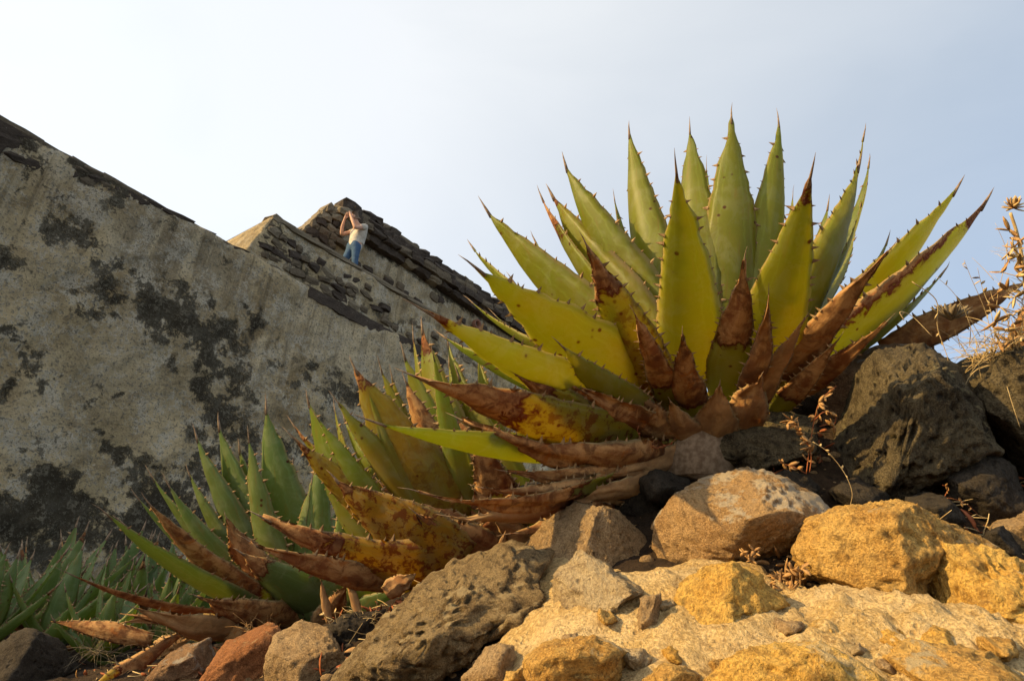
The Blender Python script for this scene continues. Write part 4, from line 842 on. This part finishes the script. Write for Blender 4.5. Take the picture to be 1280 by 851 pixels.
# dried succulent rosette
c = P(1188, 400, 2.12); suc = thing('dried_succulent', 'small dark dried succulent rosette perched on the withered leaf', 'succulent', c)
for k in range(17):
    a = k*2.4; e = .15+.8*k/17; d = cR*cos(a)*cos(e)+VB*sin(a)*cos(e)*.8+cU*(sin(e)+.15)
    V, Fc = blade(c, d, cU+VB*.4, .075-.02*k/17, .022, .12); mesh_obj('leaf', V, Fc, M['drydark'], suc)
# dry flower stalk
dp = 2.0; st = thing('dried_flower', 'tall straw coloured dried flower stalk with spiky seed head', 'dry plant', P(1290, 470, dp+.1))
pts = spline([P(1290,470,dp+.1), P(1284,400,dp+.02), P(1280,340,dp), P(1272,295,dp), P(1263,266,dp)], 8)
V, Fc = tube(pts, .0055, 8, .75); mesh_obj('stem', V, Fc, M['straw'], st)
hc = P(1266, 260, dp)
for k in range(22):
    a = k*2.4; e = -.5+1.9*k/22; d = cR*cos(a)*cos(e)+VB*sin(a)*cos(e)+cU*sin(e)
    V, Fc = blade(hc, d, cU*.5+d*.1+VB*.3, .028+.012*RR.random(), .013, .25, 4); mesh_obj('bract', V, Fc, M['drybrown'] if k % 2 else M['straw'], st)
for i, (x, y) in enumerate([(1262,288),(1272,318),(1259,318),(1268,335),(1252,340),(1276,300),(1258,362),(1268,372),(1262,392),(1250,384),(1276,388),(1270,345),(1248,365),(1266,405),(1256,412),(1276,420),(1244,402),(1262,425),(1250,428),(1274,330),(1266,310),(1278,366)]):
    p = P(x, y, dp+.03*RR.normal()); 
    q0 = min(pts, key=lambda t: np.linalg.norm(t-p)+abs(t[2]-p[2]+.03)); V, Fc = tube(spline([q0, (p+q0)/2+RR.normal(size=3)*.006, p], 4), .0014, 5); mesh_obj('twig', V, Fc, M['straw'], st)
    for k in range(4):
        d = nrm(RR.normal(size=3)); V, Fc = blade(p, d, nrm(RR.normal(size=3)), .026+.02*RR.random(), .012, .35, 4); mesh_obj('dry_leaf', V, Fc, random.choice([M['straw'], M['drybrown']]), st)
# dry grass tufts: fine blades nobody could count
def tuft(label, px_, py_, dep, n, spread, L, mat, droop=.6, rad=.0011):
    mb = MB(); c = P(px_, py_, dep)
    for k in range(n):
        d = nrm(RR.normal(size=3)*spread + np.array([-.15, -.1, .75])); l = L*(.4+.8*RR.random()); p0 = c+RR.normal(size=3)*np.array([.035, .03, .008])
        bnd = RR.normal(size=3)*.3+np.array([0, 0, -droop])
        V, Fc = tube([p0+d*l*t+bnd*l*t*t*.5 for t in np.linspace(0, 1, 7)], rad*(.7+.8*RR.random()), 4, .3); mb.add(V, Fc)
    return tag(mesh_obj('dry_grass', mb.V, mb.F, mat, None, True, c), label, 'dry grass', 'dry grass tufts')
tuft('bushy straw coloured grass tuft spilling over the basalt block', 1248, 446, 2.05, 80, .75, .15, M['straw'], .9, .0015)
tuft('dry grass tuft with brown stems beside the upright tan leaf stub', 1272, 425, 2.0, 50, .8, .13, M['straw'], .8, .0014)
tuft('wispy straw stems halfway up the dried flower stalk', 1276, 372, 2.0, 30, .7, .12, M['straw'], .5, .0010)
tuft('thin straw stems near the top of the dried flower stalk', 1274, 318, 2.0, 18, .7, .09, M['straw'], .3, .0009)
tuft('sparse pale grass hanging over the withered dark leaf', 1215, 436, 2.15, 28, .9, .14, M['straw'], .8)
tuft('thin dry grass in the litter below the slender agave', 330, 790, 2.6, 50, 1.0, .10, M['drybrown'], .7)
tuft('wispy dry grass by the brown half buried stone', 225, 800, 2.75, 60, 1.0, .13, M['drydark'], .6)
tuft('fine root like grass hanging beside the jagged grey rock', 470, 775, 2.15, 40, .9, .09, M['straw'], .9, .0008)
tuft('small dry tuft under the small agaves by the dark boulder', 120, 815, 2.9, 60, 1.0, .14, M['drydark'], .6)
# thin weeds with seed pods
def weed(label, paths, dep, mat, lmat, leaf=.012, nl=3, rad=.0014, jitter=.0):
    root = thing('dry_weed', label, 'weed', P(*paths[0][0], dep), 'dry weeds between the rocks')
    for pa in paths:
        pts = spline([P(x, y, dep+jitter*RR.normal()) for x, y in pa], 6); V, Fc = tube(pts, rad, 5, .5); mesh_obj('stem', V, Fc, mat, root)
        for p in pts[3::2]:
            for k in range(RR.integers(0, nl+1)):
                d = nrm(RR.normal(size=3)); V, Fc = blade(p, d, nrm(RR.normal(size=3)), leaf*(.7+.8*RR.random()), leaf*.6, .3, 3); mesh_obj('leaf', V, Fc, lmat, root)
    return root
weed('thin straw weed stems with seed pods above the withered leaf', [[(1245,440),(1232,390),(1215,350),(1205,325)],[(1245,440),(1240,395),(1228,360),(1222,335)],[(1225,420),(1195,370),(1170,345)],[(1250,430),(1246,380),(1256,330),(1260,300)]], 2.1, M['straw'], M['straw'], .016, 1, .0011, .01)
weed('straw weed stem bent down over the lit edge of the basalt block', [[(1140,352),(1170,375),(1172,410),(1185,450),(1180,470)],[(1130,400),(1125,390),(1140,395),(1165,420)],[(1180,470),(1200,480)],[(1160,455),(1195,470)]], 2.0, M['straw'], M['straw'], .014, 1, .0016, .01)
weed('reddish brown dried weed with crumpled leaf clusters left of the basalt block', [[(1008,592),(1012,560),(1018,525),(1026,500),(1046,482)],[(1012,560),(1000,540),(990,525),(984,530)],[(1008,592),(995,585),(976,578)],[(1018,525),(1030,515),(1044,520),(1042,535)],[(1012,590),(1014,570),(1008,548)]], 1.93, M['dryred'], M['drybrown'], .020, 4, .0016, .008)
weed('curved straw stem arching over the round ochre stone', [[(1016,552),(1035,565),(1055,590),(1065,615),(1062,635)]], 1.82, M['straw'], M['straw'], .01, 1, .0013)
weed('small dried weed with curled stem behind the lumpy yellow stone', [[(1155,632),(1180,622),(1205,628),(1222,642)],[(1180,622),(1185,610),(1178,606)]], 1.86, M['dryred'], M['drybrown'], .012, 2, .0012)
weed('single tan dried leaf cluster in the dark hollow beside the basalt block', [[(1238,612),(1243,595),(1246,575)]], 1.95, M['drybrown'], M['drybrown'], .024, 4, .0012)
weed('small tan weed at the foot of the lichen topped boulder', [[(940,704),(936,695),(928,690)],[(940,704),(945,692),(940,685)]], 1.58, M['drybrown'], M['drybrown'], .014, 4, .001)
weed('dried weed wedged between lichen topped boulder and ochre stone', [[(985,745),(990,720),(985,702)],[(985,745),(975,735),(962,728)],[(985,745),(1000,725),(1003,705)]], 1.52, M['drybrown'], M['drybrown'], .018, 4, .001)
weed('pinkish curled dry tendril at the base of the largest agave', [[(820,560),(805,552),(797,540),(798,532)],[(820,560),(835,556),(845,548)]], 2.08, M['dryred'], M['dryred'], .010, 1, .0016)
weed('tiny dried flower stems standing before the flat dark stone', [[(420,800),(421,780),(418,762)],[(424,800),(428,785),(430,768)],[(418,790),(410,775),(404,766)]], 2.1, M['straw'], M['straw'], .014, 2, .0010)

def scatter(name, label, cat, polys, n, make, mat):
    mb = MB()
    for k in range(n):
        x0, y0, x1, y1 = polys[RR.integers(len(polys))]; x, y = x0+(x1-x0)*RR.random(), y0+(y1-y0)*RR.random()
        t = hit(x, y)
        if t is None or t > 5: continue
        mb.add(*make(P(x, y, t)))
    o = mesh_obj(name, mb.V, mb.F, mat); o['kind'] = 'stuff'; o['label'] = label; o['category'] = cat
def flake(p):
    d = nrm(RR.normal(size=3)*np.array([1, 1, .5])+np.array([0, 0, .2])); return blade(p+np.array([0, 0, .004]), d, nrm(RR.normal(size=3)), .02+.045*RR.random(), .008+.012*RR.random(), .3*RR.normal(), 4)
def twig(p):
    d = nrm(RR.normal(size=3)*np.array([1, 1, .35])); l = .05+.10*RR.random(); return tube([p+d*l*t+np.array([0, 0, .006])+RR.normal(size=3)*.003 for t in (0, .33, .66, 1)], .0013+.001*RR.random(), 5, .5)
def pebble(p):
    V, Fc = ico(2); s = .005+.016*RR.random()**2; V = V*np.array([1, .8, .65])*s; V = V*(1+.25*perlin(V/s*1.3+RR.random()*60))[:, None]; return V+p, Fc
scatter('leaf_litter', 'reddish brown flakes of dead leaf scattered on the soil', 'leaf litter', [(415,730,560,790),(415,730,560,790),(250,780,440,851),(90,780,340,851),(1180,560,1270,680),(960,480,1030,600)], 420, flake, M['dryred'])
scatter('leaf_litter', 'tan shreds of dry leaf strewn over the slope', 'leaf litter', [(90,780,340,851),(250,770,520,830),(650,600,860,690),(960,700,1010,750),(1040,430,1280,520)], 260, flake, M['drybrown'])
scatter('twigs', 'fine dry twigs lying in the shade of the agaves', 'twigs', [(60,780,440,851),(400,740,560,800),(1150,560,1280,680)], 200, twig, M['straw'])
scatter('pebbles', 'small pebbles and grit lying between the rocks', 'pebbles', [(560,690,1280,851),(200,780,600,851),(850,480,1280,640),(1290,520,1700,900)], 900, pebble, M['tan'])
